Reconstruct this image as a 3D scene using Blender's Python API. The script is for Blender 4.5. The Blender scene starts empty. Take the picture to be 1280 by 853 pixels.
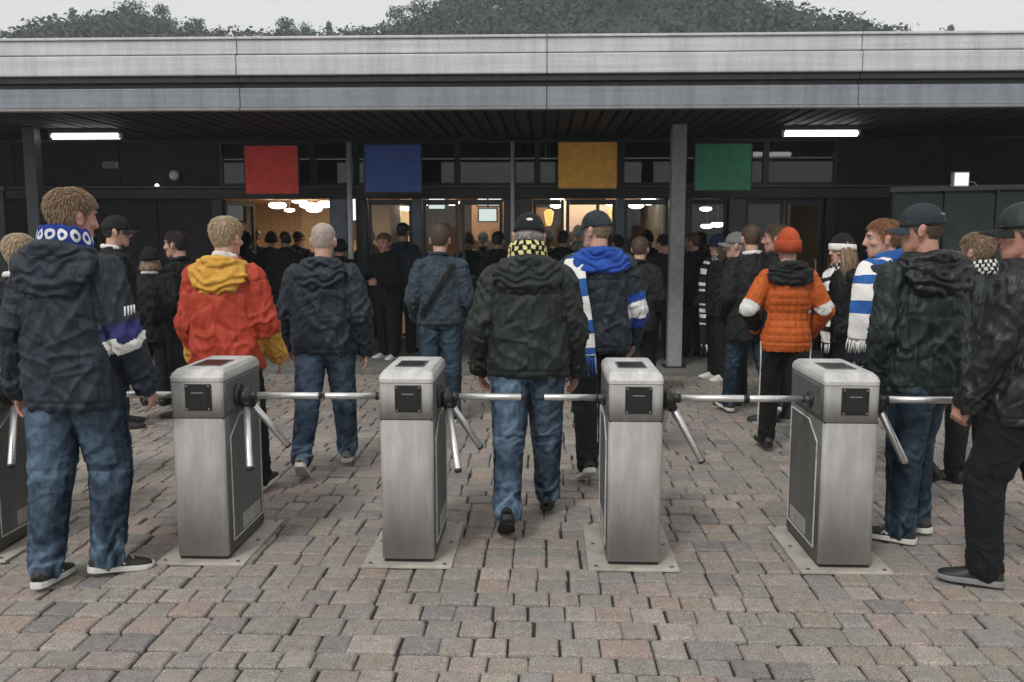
import bpy, bmesh, math, random
import numpy as np
from itertools import product
from mathutils import Vector, Matrix

S = bpy.context.scene
C = S.collection
R = math.radians

# ------------------------------------------------------------------ camera
cam_d = bpy.data.cameras.new('camera')
cam = bpy.data.objects.new('camera', cam_d)
C.objects.link(cam)
cam.location = (0.0, 0.0, 1.70)
cam.rotation_euler = (R(90 - 7.036), 0.0, R(2.07))
cam_d.sensor_width = 36.0
cam_d.lens = 1106.0 / 1280.0 * 36.0
cam_d.clip_start = 0.05
cam_d.clip_end = 3000.0
S.camera = cam

# ------------------------------------------------------------------ world: overcast daylight
SUN_EL, SUN_AZ = R(48), R(200)
W = bpy.data.worlds.new('World')
S.world = W
W.use_nodes = True
nt = W.node_tree
bg = nt.nodes['Background']
sky = nt.nodes.new('ShaderNodeTexSky')
sky.sky_type = 'NISHITA'
sky.sun_disc = False
sky.sun_elevation = SUN_EL
sky.sun_rotation = SUN_AZ
sky.air_density = 1.0
sky.dust_density = 2.0
hs = nt.nodes.new('ShaderNodeHueSaturation')
hs.inputs['Saturation'].default_value = 0.10
cl = nt.nodes.new('ShaderNodeMix')
cl.data_type = 'RGBA'
cl.inputs['Factor'].default_value = 0.80            # the cloud layer that covers the blue
cl.inputs['B'].default_value = (7.4, 7.4, 7.4, 1)
nt.links.new(sky.outputs[0], hs.inputs['Color'])
nt.links.new(hs.outputs[0], cl.inputs['A'])
nt.links.new(cl.outputs['Result'], bg.inputs['Color'])
bg.inputs['Strength'].default_value = 0.11

# ------------------------------------------------------------------ sun through the cloud
sun_d = bpy.data.lights.new('sun', 'SUN')
sun_d.energy = 1.5
sun_d.angle = R(12)
sun_d.color = (1.0, 0.965, 0.92)
sun = bpy.data.objects.new('sun', sun_d)
C.objects.link(sun)
# stands behind the camera, a little to the left
_d = Vector((-0.45 * math.cos(SUN_EL), -0.89 * math.cos(SUN_EL), math.sin(SUN_EL)))
sun.rotation_euler = _d.to_track_quat('Z', 'Y').to_euler()

S.view_settings.view_transform = 'Standard'
S.view_settings.look = 'None'
S.view_settings.exposure = 0.22
S.view_settings.gamma = 1.0
S.view_settings.use_curve_mapping = False
S.render.engine = 'CYCLES'
S.cycles.max_bounces = 6
S.cycles.diffuse_bounces = 3
S.cycles.glossy_bounces = 3
S.cycles.transparent_max_bounces = 8

# ================================================================== helpers
_rs = np.random.RandomState(7)
_PM = np.tile(_rs.permutation(256), 3)
_GR = _rs.normal(size=(256, 3))
_GR /= np.linalg.norm(_GR, axis=1)[:, None]


def pn(P):
    """gradient noise of an (n,3) array, about -0.7..0.7"""
    P = np.asarray(P, float)
    I = np.floor(P).astype(int)
    F = P - I
    I &= 255
    U = F * F * F * (F * (F * 6 - 15) + 10)
    out = np.zeros(len(P))
    for d in product((0, 1), repeat=3):
        h = _PM[_PM[_PM[(I[:, 0] + d[0]) & 255] + ((I[:, 1] + d[1]) & 255)] + ((I[:, 2] + d[2]) & 255)]
        w = np.ones(len(P))
        for k in range(3):
            w = w * (U[:, k] if d[k] else 1 - U[:, k])
        out += w * np.einsum('ij,ij->i', _GR[h], F - np.array(d))
    return out


def sstep(a, b, x):
    t = np.clip((x - a) / (b - a), 0, 1)
    return t * t * (3 - 2 * t)


def empty(name, loc=(0, 0, 0), rz=0.0):
    o = bpy.data.objects.new(name, None)
    o.empty_display_size = 0.2
    C.objects.link(o)
    o.location = loc
    o.rotation_euler = (0, 0, rz)
    return o


def tag(o, label=None, cat=None, group=None, kind=None):
    if label: o['label'] = label
    if cat: o['category'] = cat
    if group: o['group'] = group
    if kind: o['kind'] = kind
    return o


def mesh_obj(name, V, F, mats, parent=None, smooth=False, mi=None, flat_angle=None):
    me = bpy.data.meshes.new(name)
    me.from_pydata([tuple(map(float, v)) for v in V], [], [tuple(int(i) for i in f) for f in F])
    if not isinstance(mats, (list, tuple)): mats = [mats]
    for m in mats: me.materials.append(m)
    if mi is not None: me.polygons.foreach_set('material_index', np.asarray(mi, np.int32))
    if smooth: me.polygons.foreach_set('use_smooth', np.ones(len(me.polygons), bool))
    me.update()
    o = bpy.data.objects.new(name, me)
    C.objects.link(o)
    if parent: o.parent = parent
    return o


class MB:
    """collects solids for one mesh"""
    def __init__(s):
        s.V, s.F, s.M = [], [], []

    def add(s, V, F, m=0):
        b = len(s.V)
        s.V += [tuple(map(float, v)) for v in V]
        s.F += [tuple(b + i for i in f) for f in F]
        s.M += [m] * len(F)
        return s

    def box(s, lo, hi, m=0, bev=0.0):
        (x0, y0, z0), (x1, y1, z1) = lo, hi
        if bev <= 0:
            V = [(x0, y0, z0), (x1, y0, z0), (x1, y1, z0), (x0, y1, z0), (x0, y0, z1), (x1, y0, z1), (x1, y1, z1), (x0, y1, z1)]
            F = [(0, 3, 2, 1), (4, 5, 6, 7), (0, 1, 5, 4), (1, 2, 6, 5), (2, 3, 7, 6), (3, 0, 4, 7)]
            return s.add(V, F, m)
        bm = bmesh.new()
        bmesh.ops.create_cube(bm, size=1.0)
        for v in bm.verts:
            v.co = Vector(((x0 + x1) / 2 + v.co.x * (x1 - x0), (y0 + y1) / 2 + v.co.y * (y1 - y0), (z0 + z1) / 2 + v.co.z * (z1 - z0)))
        bmesh.ops.bevel(bm, geom=bm.edges[:], offset=bev, segments=2, profile=0.6, affect='EDGES')
        bm.verts.index_update()
        s.add([v.co[:] for v in bm.verts], [[v.index for v in f.verts] for f in bm.faces], m)
        bm.free()
        return s

    def tube(s, pts, rad, n=10, m=0, cap=True):
        pts = [Vector(p) for p in pts]
        if not isinstance(rad, (list, tuple)): rad = [rad] * len(pts)
        up = None
        V, F = [], []
        for i, p in enumerate(pts):
            t = (pts[min(i + 1, len(pts) - 1)] - pts[max(i - 1, 0)]).normalized()
            if up is None:
                up = Vector((0, 0, 1)) if abs(t.z) < 0.9 else Vector((0, 1, 0))
            a = t.cross(up).normalized()
            b = a.cross(t).normalized()
            up = b
            for k in range(n):
                q = 2 * math.pi * k / n
                V.append(p + (a * math.cos(q) + b * math.sin(q)) * rad[i])
        for i in range(len(pts) - 1):
            for k in range(n):
                k2 = (k + 1) % n
                F.append((i * n + k, (i + 1) * n + k, (i + 1) * n + k2, i * n + k2))
        if cap:
            F.append(tuple(range(n)))
            F.append(tuple(reversed(range((len(pts) - 1) * n, len(pts) * n))))
        return s.add(V, F, m)

    def ellipsoid(s, c, r, nu=12, nv=8, m=0, rot=None):
        c = Vector(c)
        V, F = [], []
        for j in range(1, nv):
            a = math.pi * j / nv
            for i in range(nu):
                b = 2 * math.pi * i / nu
                v = Vector((r[0] * math.sin(a) * math.cos(b), r[1] * math.sin(a) * math.sin(b), r[2] * math.cos(a)))
                V.append(c + (rot @ v if rot else v))
        for p in (Vector((0, 0, r[2])), Vector((0, 0, -r[2]))):
            V.append(c + (rot @ p if rot else p))
        nt_, nb = len(V) - 2, len(V) - 1
        for j in range(nv - 2):
            for i in range(nu):
                i2 = (i + 1) % nu
                F.append((j * nu + i, (j + 1) * nu + i, (j + 1) * nu + i2, j * nu + i2))
        for i in range(nu):
            i2 = (i + 1) % nu
            F.append((nt_, i, i2))
            F.append((nb, (nv - 2) * nu + i2, (nv - 2) * nu + i))
        return s.add(V, F, m)

    def loft(s, secs, n=16, m=0, pw=2.0):
        """secs: (centre, xaxis, yaxis, rx, ry)"""
        V, F = [], []
        for (c, ax, ay, rx, ry) in secs:
            c, ax, ay = Vector(c), Vector(ax), Vector(ay)
            for k in range(n):
                q = 2 * math.pi * k / n
                cx, sy = math.cos(q), math.sin(q)
                if pw != 2.0:
                    cx = math.copysign(abs(cx) ** (2 / pw), cx)
                    sy = math.copysign(abs(sy) ** (2 / pw), sy)
                V.append(c + ax * (rx * cx) + ay * (ry * sy))
        L = len(secs)
        for i in range(L - 1):
            for k in range(n):
                k2 = (k + 1) % n
                F.append((i * n + k, i * n + k2, (i + 1) * n + k2, (i + 1) * n + k))
        F.append(tuple(reversed(range(n))))
        F.append(tuple(range((L - 1) * n, L * n)))
        return s.add(V, F, m)

    def limb(s, pts, rads, n=14, m=0, sub=5, caps=True):
        """tapered limb with round ends through joints; smooth radius"""
        P, Q = [], []
        for i in range(len(pts) - 1):
            a, b = Vector(pts[i]), Vector(pts[i + 1])
            for k in range(sub):
                t = k / sub
                P.append(a.lerp(b, t)); Q.append(rads[i] + (rads[i + 1] - rads[i]) * t)
        P.append(Vector(pts[-1])); Q.append(rads[-1])
        s.tube(P, Q, n, m)
        if caps:
            s.ellipsoid(pts[0], (rads[0],) * 3, n, 8, m)
            s.ellipsoid(pts[-1], (rads[-1],) * 3, n, 8, m)
            for p, r in zip(pts[1:-1], rads[1:-1]): s.ellipsoid(p, (r,) * 3, n, 8, m)
        return s

    def build(s, name, mats, parent=None, smooth=False):
        return mesh_obj(name, s.V, s.F, mats, parent, smooth, s.M)


def remesh(mb, vox, smooth=4, dec=None):
    me = bpy.data.meshes.new('tmp')
    me.from_pydata(mb.V, [], mb.F)
    o = bpy.data.objects.new('tmp', me)
    C.objects.link(o)
    m = o.modifiers.new('r', 'REMESH')
    m.mode = 'VOXEL'
    m.voxel_size = vox
    if smooth:
        q = o.modifiers.new('s', 'SMOOTH')
        q.iterations = smooth
        q.factor = 0.5
    if dec:
        q = o.modifiers.new('d', 'DECIMATE')
        q.ratio = dec
    dg = bpy.context.evaluated_depsgraph_get()
    res = bpy.data.meshes.new_from_object(o.evaluated_get(dg))
    bpy.data.objects.remove(o)
    bpy.data.meshes.remove(me)
    return res


def get_co(me):
    v = np.empty(len(me.vertices) * 3); me.vertices.foreach_get('co', v)
    return v.reshape(-1, 3)


def get_no(me):
    v = np.empty(len(me.vertices) * 3, np.float32); me.vertex_normals.foreach_get('vector', v)
    return v.reshape(-1, 3).astype(float)


def set_co(me, V):
    me.vertices.foreach_set('co', np.ascontiguousarray(V, np.float32).ravel())
    me.update()


def set_attr(me, name, vals):
    a = me.attributes.new(name, 'FLOAT', 'POINT')
    a.data.foreach_set('value', np.asarray(vals, np.float32))


def link_mesh(name, me, mats, parent, smooth=True):
    me.materials.clear()
    for m in (mats if isinstance(mats, (list, tuple)) else [mats]): me.materials.append(m)
    if smooth: me.polygons.foreach_set('use_smooth', np.ones(len(me.polygons), bool))
    me.name = name
    o = bpy.data.objects.new(name, me)
    C.objects.link(o)
    if parent: o.parent = parent
    return o


def face_mi(me, vert_mask, idx):
    """give faces whose vertices mostly lie in the mask a material slot"""
    n = len(me.polygons)
    ls = np.empty(n, np.int32); me.polygons.foreach_get('loop_start', ls)
    lt = np.empty(n, np.int32); me.polygons.foreach_get('loop_total', lt)
    li = np.empty(len(me.loops), np.int32); me.loops.foreach_get('vertex_index', li)
    cs = np.concatenate([[0], np.cumsum(vert_mask[li].astype(float))])
    frac = (cs[ls + lt] - cs[ls]) / lt
    mi = np.empty(n, np.int32); me.polygons.foreach_get('material_index', mi)
    mi[frac > 0.5] = idx
    me.polygons.foreach_set('material_index', mi)


# ================================================================== materials
class NT:
    def __init__(s, name):
        s.m = bpy.data.materials.new(name)
        s.m.use_nodes = True
        s.t = s.m.node_tree
        s.b = s.t.nodes['Principled BSDF']
        s.co = None

    def n(s, typ, **kw):
        x = s.t.nodes.new(typ)
        for k, v in kw.items():
            if hasattr(x, k): setattr(x, k, v)
            else: x.inputs[k].default_value = v
        return x

    def l(s, a, b):
        s.t.links.new(a, b)

    def obj(s):
        if s.co is None: s.co = s.n('ShaderNodeTexCoord')
        return s.co.outputs['Object']

    def noise(s, scale, detail=3.0, rough=0.55, vec=None, dist=0.0, stretch=None):
        x = s.n('ShaderNodeTexNoise')
        x.inputs['Scale'].default_value = scale
        x.inputs['Detail'].default_value = detail
        x.inputs['Roughness'].default_value = rough
        x.inputs['Distortion'].default_value = dist
        v = vec or s.obj()
        if stretch:
            mp = s.n('ShaderNodeMapping')
            mp.inputs['Scale'].default_value = stretch
            s.l(v, mp.inputs['Vector'])
            v = mp.outputs[0]
        s.l(v, x.inputs['Vector'])
        return x.outputs['Fac']

    def crinkle(s, scale):
        """sharp crossing creases"""
        v = s.n('ShaderNodeMapping')
        v.inputs['Scale'].default_value = (1, 1, .55)
        v.inputs['Rotation'].default_value = (.3, .4, .2)
        s.l(s.obj(), v.inputs['Vector'])
        x = s.n('ShaderNodeTexNoise')
        x.noise_type = 'RIDGED_MULTIFRACTAL'
        x.inputs['Scale'].default_value = scale
        x.inputs['Detail'].default_value = 2.0
        x.inputs['Roughness'].default_value = .5
        x.inputs['Distortion'].default_value = .7
        s.l(v.outputs[0], x.inputs['Vector'])
        return x.outputs['Fac']

    def ramp(s, fac, stops):
        x = s.n('ShaderNodeValToRGB')
        e = x.color_ramp.elements
        while len(e) < len(stops): e.new(0.5)
        for el, (p, c) in zip(e, stops):
            el.position = p
            el.color = (*c, 1) if len(c) == 3 else c
        s.l(fac, x.inputs['Fac'])
        return x.outputs['Color']

    def mix(s, fac, a, b, mode='MIX'):
        x = s.n('ShaderNodeMix', data_type='RGBA', blend_type=mode)
        for sock, v in ((x.inputs['Factor'], fac), (x.inputs['A'], a), (x.inputs['B'], b)):
            if isinstance(v, (int, float)): sock.default_value = v
            elif isinstance(v, tuple): sock.default_value = (*v, 1) if len(v) == 3 else v
            else: s.l(v, sock)
        return x.outputs['Result']

    def math(s, op, a, b=0.0):
        x = s.n('ShaderNodeMath', operation=op)
        for sock, v in ((x.inputs[0], a), (x.inputs[1], b)):
            if isinstance(v, (int, float)): sock.default_value = v
            else: s.l(v, sock)
        return x.outputs[0]

    def bump(s, h, strength=0.3, dist=0.01, prev=None):
        x = s.n('ShaderNodeBump')
        x.inputs['Strength'].default_value = strength
        x.inputs['Distance'].default_value = dist
        s.l(h, x.inputs['Height'])
        if prev: s.l(prev, x.inputs['Normal'])
        return x.outputs[0]

    def attr(s, name):
        x = s.n('ShaderNodeAttribute', attribute_name=name)
        return x.outputs['Fac']

    def done(s, col=None, rough=None, nor=None, metal=None, spec=None, **kw):
        for key, v in (('Base Color', col), ('Roughness', rough), ('Normal', nor), ('Metallic', metal), ('Specular IOR Level', spec)):
            if v is None: continue
            if isinstance(v, (int, float)): s.b.inputs[key].default_value = v
            elif isinstance(v, tuple): s.b.inputs[key].default_value = (*v, 1)
            else: s.l(v, s.b.inputs[key])
        for k, v in kw.items():
            s.b.inputs[k].default_value = v
        return s.m


def sc(c, k):
    return tuple(min(1.0, x * k) for x in c)


def cloth(name, col, rough=0.8, weave=380.0, crease=0.5, var=0.35, spec=0.25, sheen=0.02):
    """jacket cloth: worn colour, weave and fine creases"""
    t = NT(name)
    big = t.noise(7.0, 4, 0.6)
    fine = t.noise(weave, 2, 0.6)
    c = t.ramp(big, [(0.25, sc(col, 1 - var)), (0.75, sc(col, 1 + var))])
    c = t.mix(0.5, c, t.ramp(fine, [(0.3, (0.55,) * 3), (0.7, (1.45,) * 3)]), 'MULTIPLY')
    b = t.bump(t.crinkle(9.0), crease, 0.022)
    b = t.bump(t.crinkle(30.0), crease * .95, 0.007, b)
    b = t.bump(fine, 0.35, 0.0025, b)
    return t.done(c, rough, b, spec=spec, **{'Sheen Weight': sheen, 'Sheen Roughness': 0.5})


def denim(name, dark, light):
    t = NT(name)
    fade_shade = t.attr('fade_shade')  # wear on the thighs, with fold light and shade painted in
    n1 = t.noise(11.0, 6, 0.7, dist=1.2)
    f = t.math('ADD', t.math('MULTIPLY', fade_shade, 1.05), t.math('MULTIPLY', t.math('SUBTRACT', n1, 0.5), 1.25))
    c = t.ramp(f, [(0.12, dark), (0.42, tuple(.30 * b + .70 * a for a, b in zip(dark, light))), (0.95, light)])
    w = t.noise(420.0, 2, 0.7)
    c = t.mix(0.6, c, t.ramp(w, [(0.3, (0.5,) * 3), (0.7, (1.5,) * 3)]), 'MULTIPLY')
    b = t.bump(t.crinkle(12.0), 0.55, 0.016)
    b = t.bump(t.crinkle(36.0), 0.4, 0.005, b)
    b = t.bump(w, 0.3, 0.002, b)
    return t.done(c, 0.85, b, spec=0.2)


def skin(name, col):
    t = NT(name)
    n1 = t.noise(28.0, 4, 0.6)
    c = t.ramp(n1, [(0.3, (col[0] * 0.85, col[1] * 0.72, col[2] * 0.68)), (0.7, sc(col, 1.08))])
    b = t.bump(t.noise(260.0, 3, 0.6), 0.18, 0.002)
    return t.done(c, 0.5, b, spec=0.4, **{'Subsurface Weight': 0.08, 'Subsurface Radius': (0.02, 0.008, 0.004), 'Subsurface Scale': 0.3})


def hairmat(name, col):
    t = NT(name)
    n1 = t.noise(60.0, 3, 0.6)
    n2 = t.attr('tone')
    c = t.ramp(t.math('ADD', t.math('MULTIPLY', n1, 0.5), t.math('MULTIPLY', n2, 0.5)), [(0.15, sc(col, 0.42)), (0.5, sc(col, .9)), (0.85, sc(col, 1.55))])
    return t.done(c, 0.45, t.bump(t.noise(300.0, 2, 0.6), 0.4, 0.002), spec=0.4)


def plain(name, col, rough=0.6, var=0.15, metal=0.0, scale=12.0, bumpk=0.1, spec=0.5, bscale=90.0):
    t = NT(name)
    c = t.ramp(t.noise(scale, 5, 0.65), [(0.25, sc(col, 1 - var)), (0.75, sc(col, 1 + var))])
    r = t.math('ADD', t.math('MULTIPLY', t.noise(scale * 3, 3, 0.6), 0.25), rough - 0.12)
    return t.done(c, r, t.bump(t.noise(bscale, 3, 0.6), bumpk, 0.004), metal, spec)


def glow(name, col, strength, base=(0.8, 0.8, 0.8)):
    t = NT(name)
    return t.done(base, 0.4, **{'Emission Color': (*col, 1), 'Emission Strength': strength})

# ------------------------------------------------------------------ materials used by the people
M = {}
M['eye_white'] = plain('eye_white', (.36, .33, .31), .3, .02)
M['iris'] = plain('iris', (.03, .025, .02), .2, .05)
M['lips'] = plain('lips', (.30, .12, .10), .45, .08)
M['skin_fair'] = skin('skin_fair', (.56, .36, .28))
M['skin_ruddy'] = skin('skin_ruddy', (.52, .29, .22))
M['skin_tan'] = skin('skin_tan', (.42, .26, .19))
M['hair_dark'] = hairmat('hair_dark', (.025, .018, .014))
M['hair_brown'] = hairmat('hair_brown', (.10, .065, .042))
M['hair_fair'] = hairmat('hair_fair', (.26, .17, .10))
M['hair_blond'] = hairmat('hair_blond', (.42, .31, .19))
M['hair_ginger'] = hairmat('hair_ginger', (.24, .105, .045))
M['hair_grey'] = hairmat('hair_grey', (.34, .31, .28))
M['hair_white'] = hairmat('hair_white', (.50, .42, .36))
M['navy_cloth'] = cloth('navy_cloth', (.0105, .019, .030), .62, crease=.7, spec=.4)
M['slate_cloth'] = cloth('slate_cloth', (.011, .019, .028), .60, crease=.7, spec=.4)
M['blue_grey_cloth'] = cloth('blue_grey_cloth', (.036, .054, .070), .7, crease=.7)
M['dark_green_cloth'] = cloth('dark_green_cloth', (.0105, .0165, .012), .6, crease=.7, spec=.4)
M['bottle_green_cloth'] = cloth('bottle_green_cloth', (.0075, .0165, .0135), .55, crease=.8, spec=.45)
M['black_cloth'] = cloth('black_cloth', (.007, .0075, .008), .7, crease=.6)
M['black_nylon'] = cloth('black_nylon', (.009, .0095, .010), .45, crease=.9, spec=.5)
M['charcoal_cloth'] = cloth('charcoal_cloth', (.015, .0155, .017), .75, crease=.6)
M['red_cloth'] = cloth('red_cloth', (.42, .046, .020), .6, crease=.7, var=.22, spec=.35)
M['amber_cloth'] = cloth('amber_cloth', (.62, .33, .055), .65, crease=.6, var=.2)
M['orange_cloth'] = cloth('orange_cloth', (.50, .105, .018), .65, crease=.5, var=.2)
M['orange_knit'] = cloth('orange_knit', (.42, .070, .026), .9, weave=160, crease=.4, var=.2)
M['royal_cloth'] = cloth('royal_cloth', (.022, .075, .36), .8, crease=.6, var=.3)
M['white_cloth'] = cloth('white_cloth', (.72, .71, .68), .85, crease=.5, var=.1)
M['white_knit'] = cloth('white_knit', (.76, .75, .72), .95, weave=170, crease=.5, var=.1)
M['blue_knit'] = cloth('blue_knit', (.025, .10, .32), .95, weave=170, crease=.5, var=.3)
M['navy_knit'] = cloth('navy_knit', (.012, .022, .06), .95, weave=170, crease=.5, var=.3)
M['black_knit'] = cloth('black_knit', (.014, .014, .015), .95, weave=170, crease=.5, var=.3)
M['purple_cloth'] = cloth('purple_cloth', (.030, .030, .13), .8, crease=.5, var=.25)
M['cap_black'] = cloth('cap_black', (.012, .012, .013), .8, crease=.2)
M['cap_slate'] = cloth('cap_slate', (.026, .034, .040), .8, crease=.2)
M['cap_grey'] = cloth('cap_grey', (.16, .16, .155), .85, crease=.2)
M['jeans_mid'] = denim('jeans_mid', (.005, .012, .024), (.115, .175, .245))
M['jeans_dark'] = denim('jeans_dark', (.004, .0105, .019), (.06, .10, .14))
M['jeans_bright'] = denim('jeans_bright', (.005, .014, .030), (.15, .225, .31))
M['trouser_black'] = cloth('trouser_black', (.0075, .008, .0088), .75, crease=.7)
M['shoe_black'] = plain('shoe_black', (.018, .018, .019), .55, .3)
M['shoe_dark'] = plain('shoe_dark', (.022, .020, .019), .6, .3)
M['shoe_grey'] = plain('shoe_grey', (.22, .22, .22), .6, .25)
M['shoe_white'] = plain('shoe_white', (.70, .69, .66), .55, .12)
M['sole_white'] = plain('sole_white', (.66, .65, .61), .6, .15)
M['sole_black'] = plain('sole_black', (.016, .016, .016), .7, .2)


def knit_pattern(name, base, ink, kind):
    """jacquard lettering-like or block pattern worked into a knitted scarf (u round the neck, v across)"""
    t = NT(name)
    u, v = t.attr('su'), t.attr('sv')
    if kind == 'rings':
        uu = t.math('FRACT', t.math('MULTIPLY', u, 13.0))
        dx = t.math('MULTIPLY', t.math('SUBTRACT', uu, .5), .042)
        dy = t.math('MULTIPLY', t.math('SUBTRACT', v, .62), .075)
        d = t.math('SQRT', t.math('ADD', t.math('MULTIPLY', dx, dx), t.math('MULTIPLY', dy, dy)))
        a = t.math('LESS_THAN', t.math('ABSOLUTE', t.math('SUBTRACT', d, .0125)), .0048)
    else:
        uu = t.math('FRACT', t.math('ADD', t.math('MULTIPLY', u, 15.0), t.math('MULTIPLY', t.noise(14.0, 3), 1.1)))
        row = t.math('FLOOR', t.math('MULTIPLY', v, 4.0))
        odd = t.math('FRACT', t.math('MULTIPLY', row, .5))
        bl = t.math('LESS_THAN', t.math('ABSOLUTE', t.math('SUBTRACT', t.math('FRACT', t.math('ADD', uu, odd)), .5)), .27)
        a = t.math('MULTIPLY', bl, t.math('LESS_THAN', t.math('FRACT', t.math('MULTIPLY', v, 4.0)), .78))
    n = t.noise(60, 3)
    ca = t.mix(n, sc(base, .7), sc(base, 1.3)); cb = t.mix(n, sc(ink, .8), sc(ink, 1.15))
    kn = t.noise(170, 2, .6)
    c = t.mix(.5, t.mix(a, ca, cb), t.ramp(kn, [(.3, (.6,) * 3), (.7, (1.4,) * 3)]), 'MULTIPLY')
    return t.done(c, .95, t.bump(kn, .6, .006), spec=.15)


M['scarf_blue_rings'] = knit_pattern('scarf_blue_rings', (.022, .045, .24), (.75, .75, .76), 'rings')
M['scarf_gold_blocks'] = knit_pattern('scarf_gold_blocks', (.016, .015, .016), (.74, .68, .30), 'blocks')
M['scarf_mono_blocks'] = knit_pattern('scarf_mono_blocks', (.02, .02, .02), (.7, .7, .68), 'blocks')

# ================================================================== people
HEAD = [(-.118, .055, .020, .018), (-.106, .048, .036, .038), (-.086, .030, .050, .062), (-.060, .014, .0585, .079),
        (-.030, .004, .0655, .089), (0, .000, .0705, .0945), (.030, -.004, .0745, .0975), (.060, -.006, .0740, .0955),
        (.085, -.008, .0655, .0840), (.105, -.008, .0480, .0610), (.116, -.008, .0290, .0360), (.122, -.008, .010, .012)]
_hz = np.array([h[0] for h in HEAD]); _hy = np.array([h[1] for h in HEAD])
_hrx = np.array([h[2] for h in HEAD]); _hry = np.array([h[3] for h in HEAD])


def skull(z, az, off=0.0):
    z = np.clip(z, -.118, .122)
    rx = np.interp(z, _hz, _hrx) + off; ry = np.interp(z, _hz, _hry) + off
    yc = np.interp(z, _hz, _hy)
    return np.stack([rx * np.sin(az), yc + ry * np.cos(az), z + off * np.clip((z - .03) / .09, 0, 1)], -1)


def hairline(az, low=-.062):
    a = np.abs((az + np.pi) % (2 * np.pi) - np.pi)
    return np.interp(a, [0, .75, 1.15, 1.42, 1.60, 1.78, 2.05, 2.4, np.pi], [.078, .070, .046, -.018, -.022, .012, -.030, low, low])


def closest(V, a, b):
    a, b = np.array(a), np.array(b)
    ab = b - a
    t = np.clip(((V - a) @ ab) / (ab @ ab), 0, 1)
    d = np.linalg.norm(V - (a + t[:, None] * ab), axis=1)
    return t, d


def ridge(P):
    return 1.0 - np.clip(np.abs(pn(P)) * 3.2, 0, 1.4)


def crease(Q, d, across, along, sharp=4.5):
    """thin creases running along d; rises to 1 on the crease, 0 away from it"""
    d = np.array(d, float); d /= np.linalg.norm(d)
    a = Q @ d
    P = (Q - a[:, None] * d) * across + (a * along)[:, None] * d
    return np.clip(1 - np.abs(pn(P)) * sharp, 0, 1) ** 1.3


def hand(mb, w, d, pnorm, th, curl, k=1.0, spread=0.06):
    """palm, four bent fingers and a thumb; w wrist, d along the hand, pnorm out of the palm, th thumb side"""
    d = Vector(d).normalized(); n = Vector(pnorm); n = (n - d * n.dot(d)).normalized()
    t = d.cross(n)
    if t.dot(Vector(th)) < 0: t = -t
    w = Vector(w)
    P = lambda a, b, c: w + (d * a + t * b + n * c) * k
    mb.loft([(P(-.03, 0, 0), t, n, .027 * k, .021 * k), (P(.0, 0, 0), t, n, .028 * k, .020 * k), (P(.03, .003, 0), t, n, .037 * k, .0185 * k),
             (P(.07, .001, 0), t, n, .042 * k, .015 * k), (P(.093, -.001, .001), t, n, .040 * k, .012 * k)], 14)
    for off, ln, sp in ((.0315, .071, 1), (.0108, .079, .3), (-.0105, .073, -.4), (-.0305, .057, -1.1)):
        p = P(.086, off, 0)
        ang = curl * .35
        pts, rr = [p], [.0092 * k]
        for f, r, bend in ((.46, .0088, 1.0), (.30, .0080, 1.15), (.24, .0070, .75)):
            ang += curl * bend * .6
            v = d * math.cos(ang) + n * math.sin(ang) + t * (spread * sp)
            p = p + v.normalized() * (ln * f * k)
            pts.append(p); rr.append(r * k)
        mb.limb(pts, rr, 8, sub=2)
    p0 = P(.02, .024, .004)
    p1 = P(.052, .050, .012 + .01 * curl)
    p2 = p1 + (d * .85 + t * (.25 - .35 * min(curl, 1)) + n * (.2 + .45 * curl)).normalized() * (.036 * k)
    p3 = p2 + (d * .9 - t * (.1 + .3 * min(curl, 1)) + n * (.2 + .5 * curl)).normalized() * (.028 * k)
    mb.limb([p0, p1, p2, p3], [.015 * k, .0125 * k, .0105 * k, .0085 * k], 8, sub=2)


def smooth_path(pts, n):
    pts = [Vector(p) for p in pts]
    P = [pts[0] * 2 - pts[1]] + pts + [pts[-1] * 2 - pts[-2]]
    out = []
    seg = len(pts) - 1
    for i in range(n + 1):
        u = i / n * seg
        k = min(int(u), seg - 1)
        t = u - k
        a, b, c, d = P[k:k + 4]
        out.append(0.5 * ((2 * b) + (c - a) * t + (2 * a - 5 * b + 4 * c - d) * t * t + (3 * b - a - 3 * c + d) * t ** 3))
    return out


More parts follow.
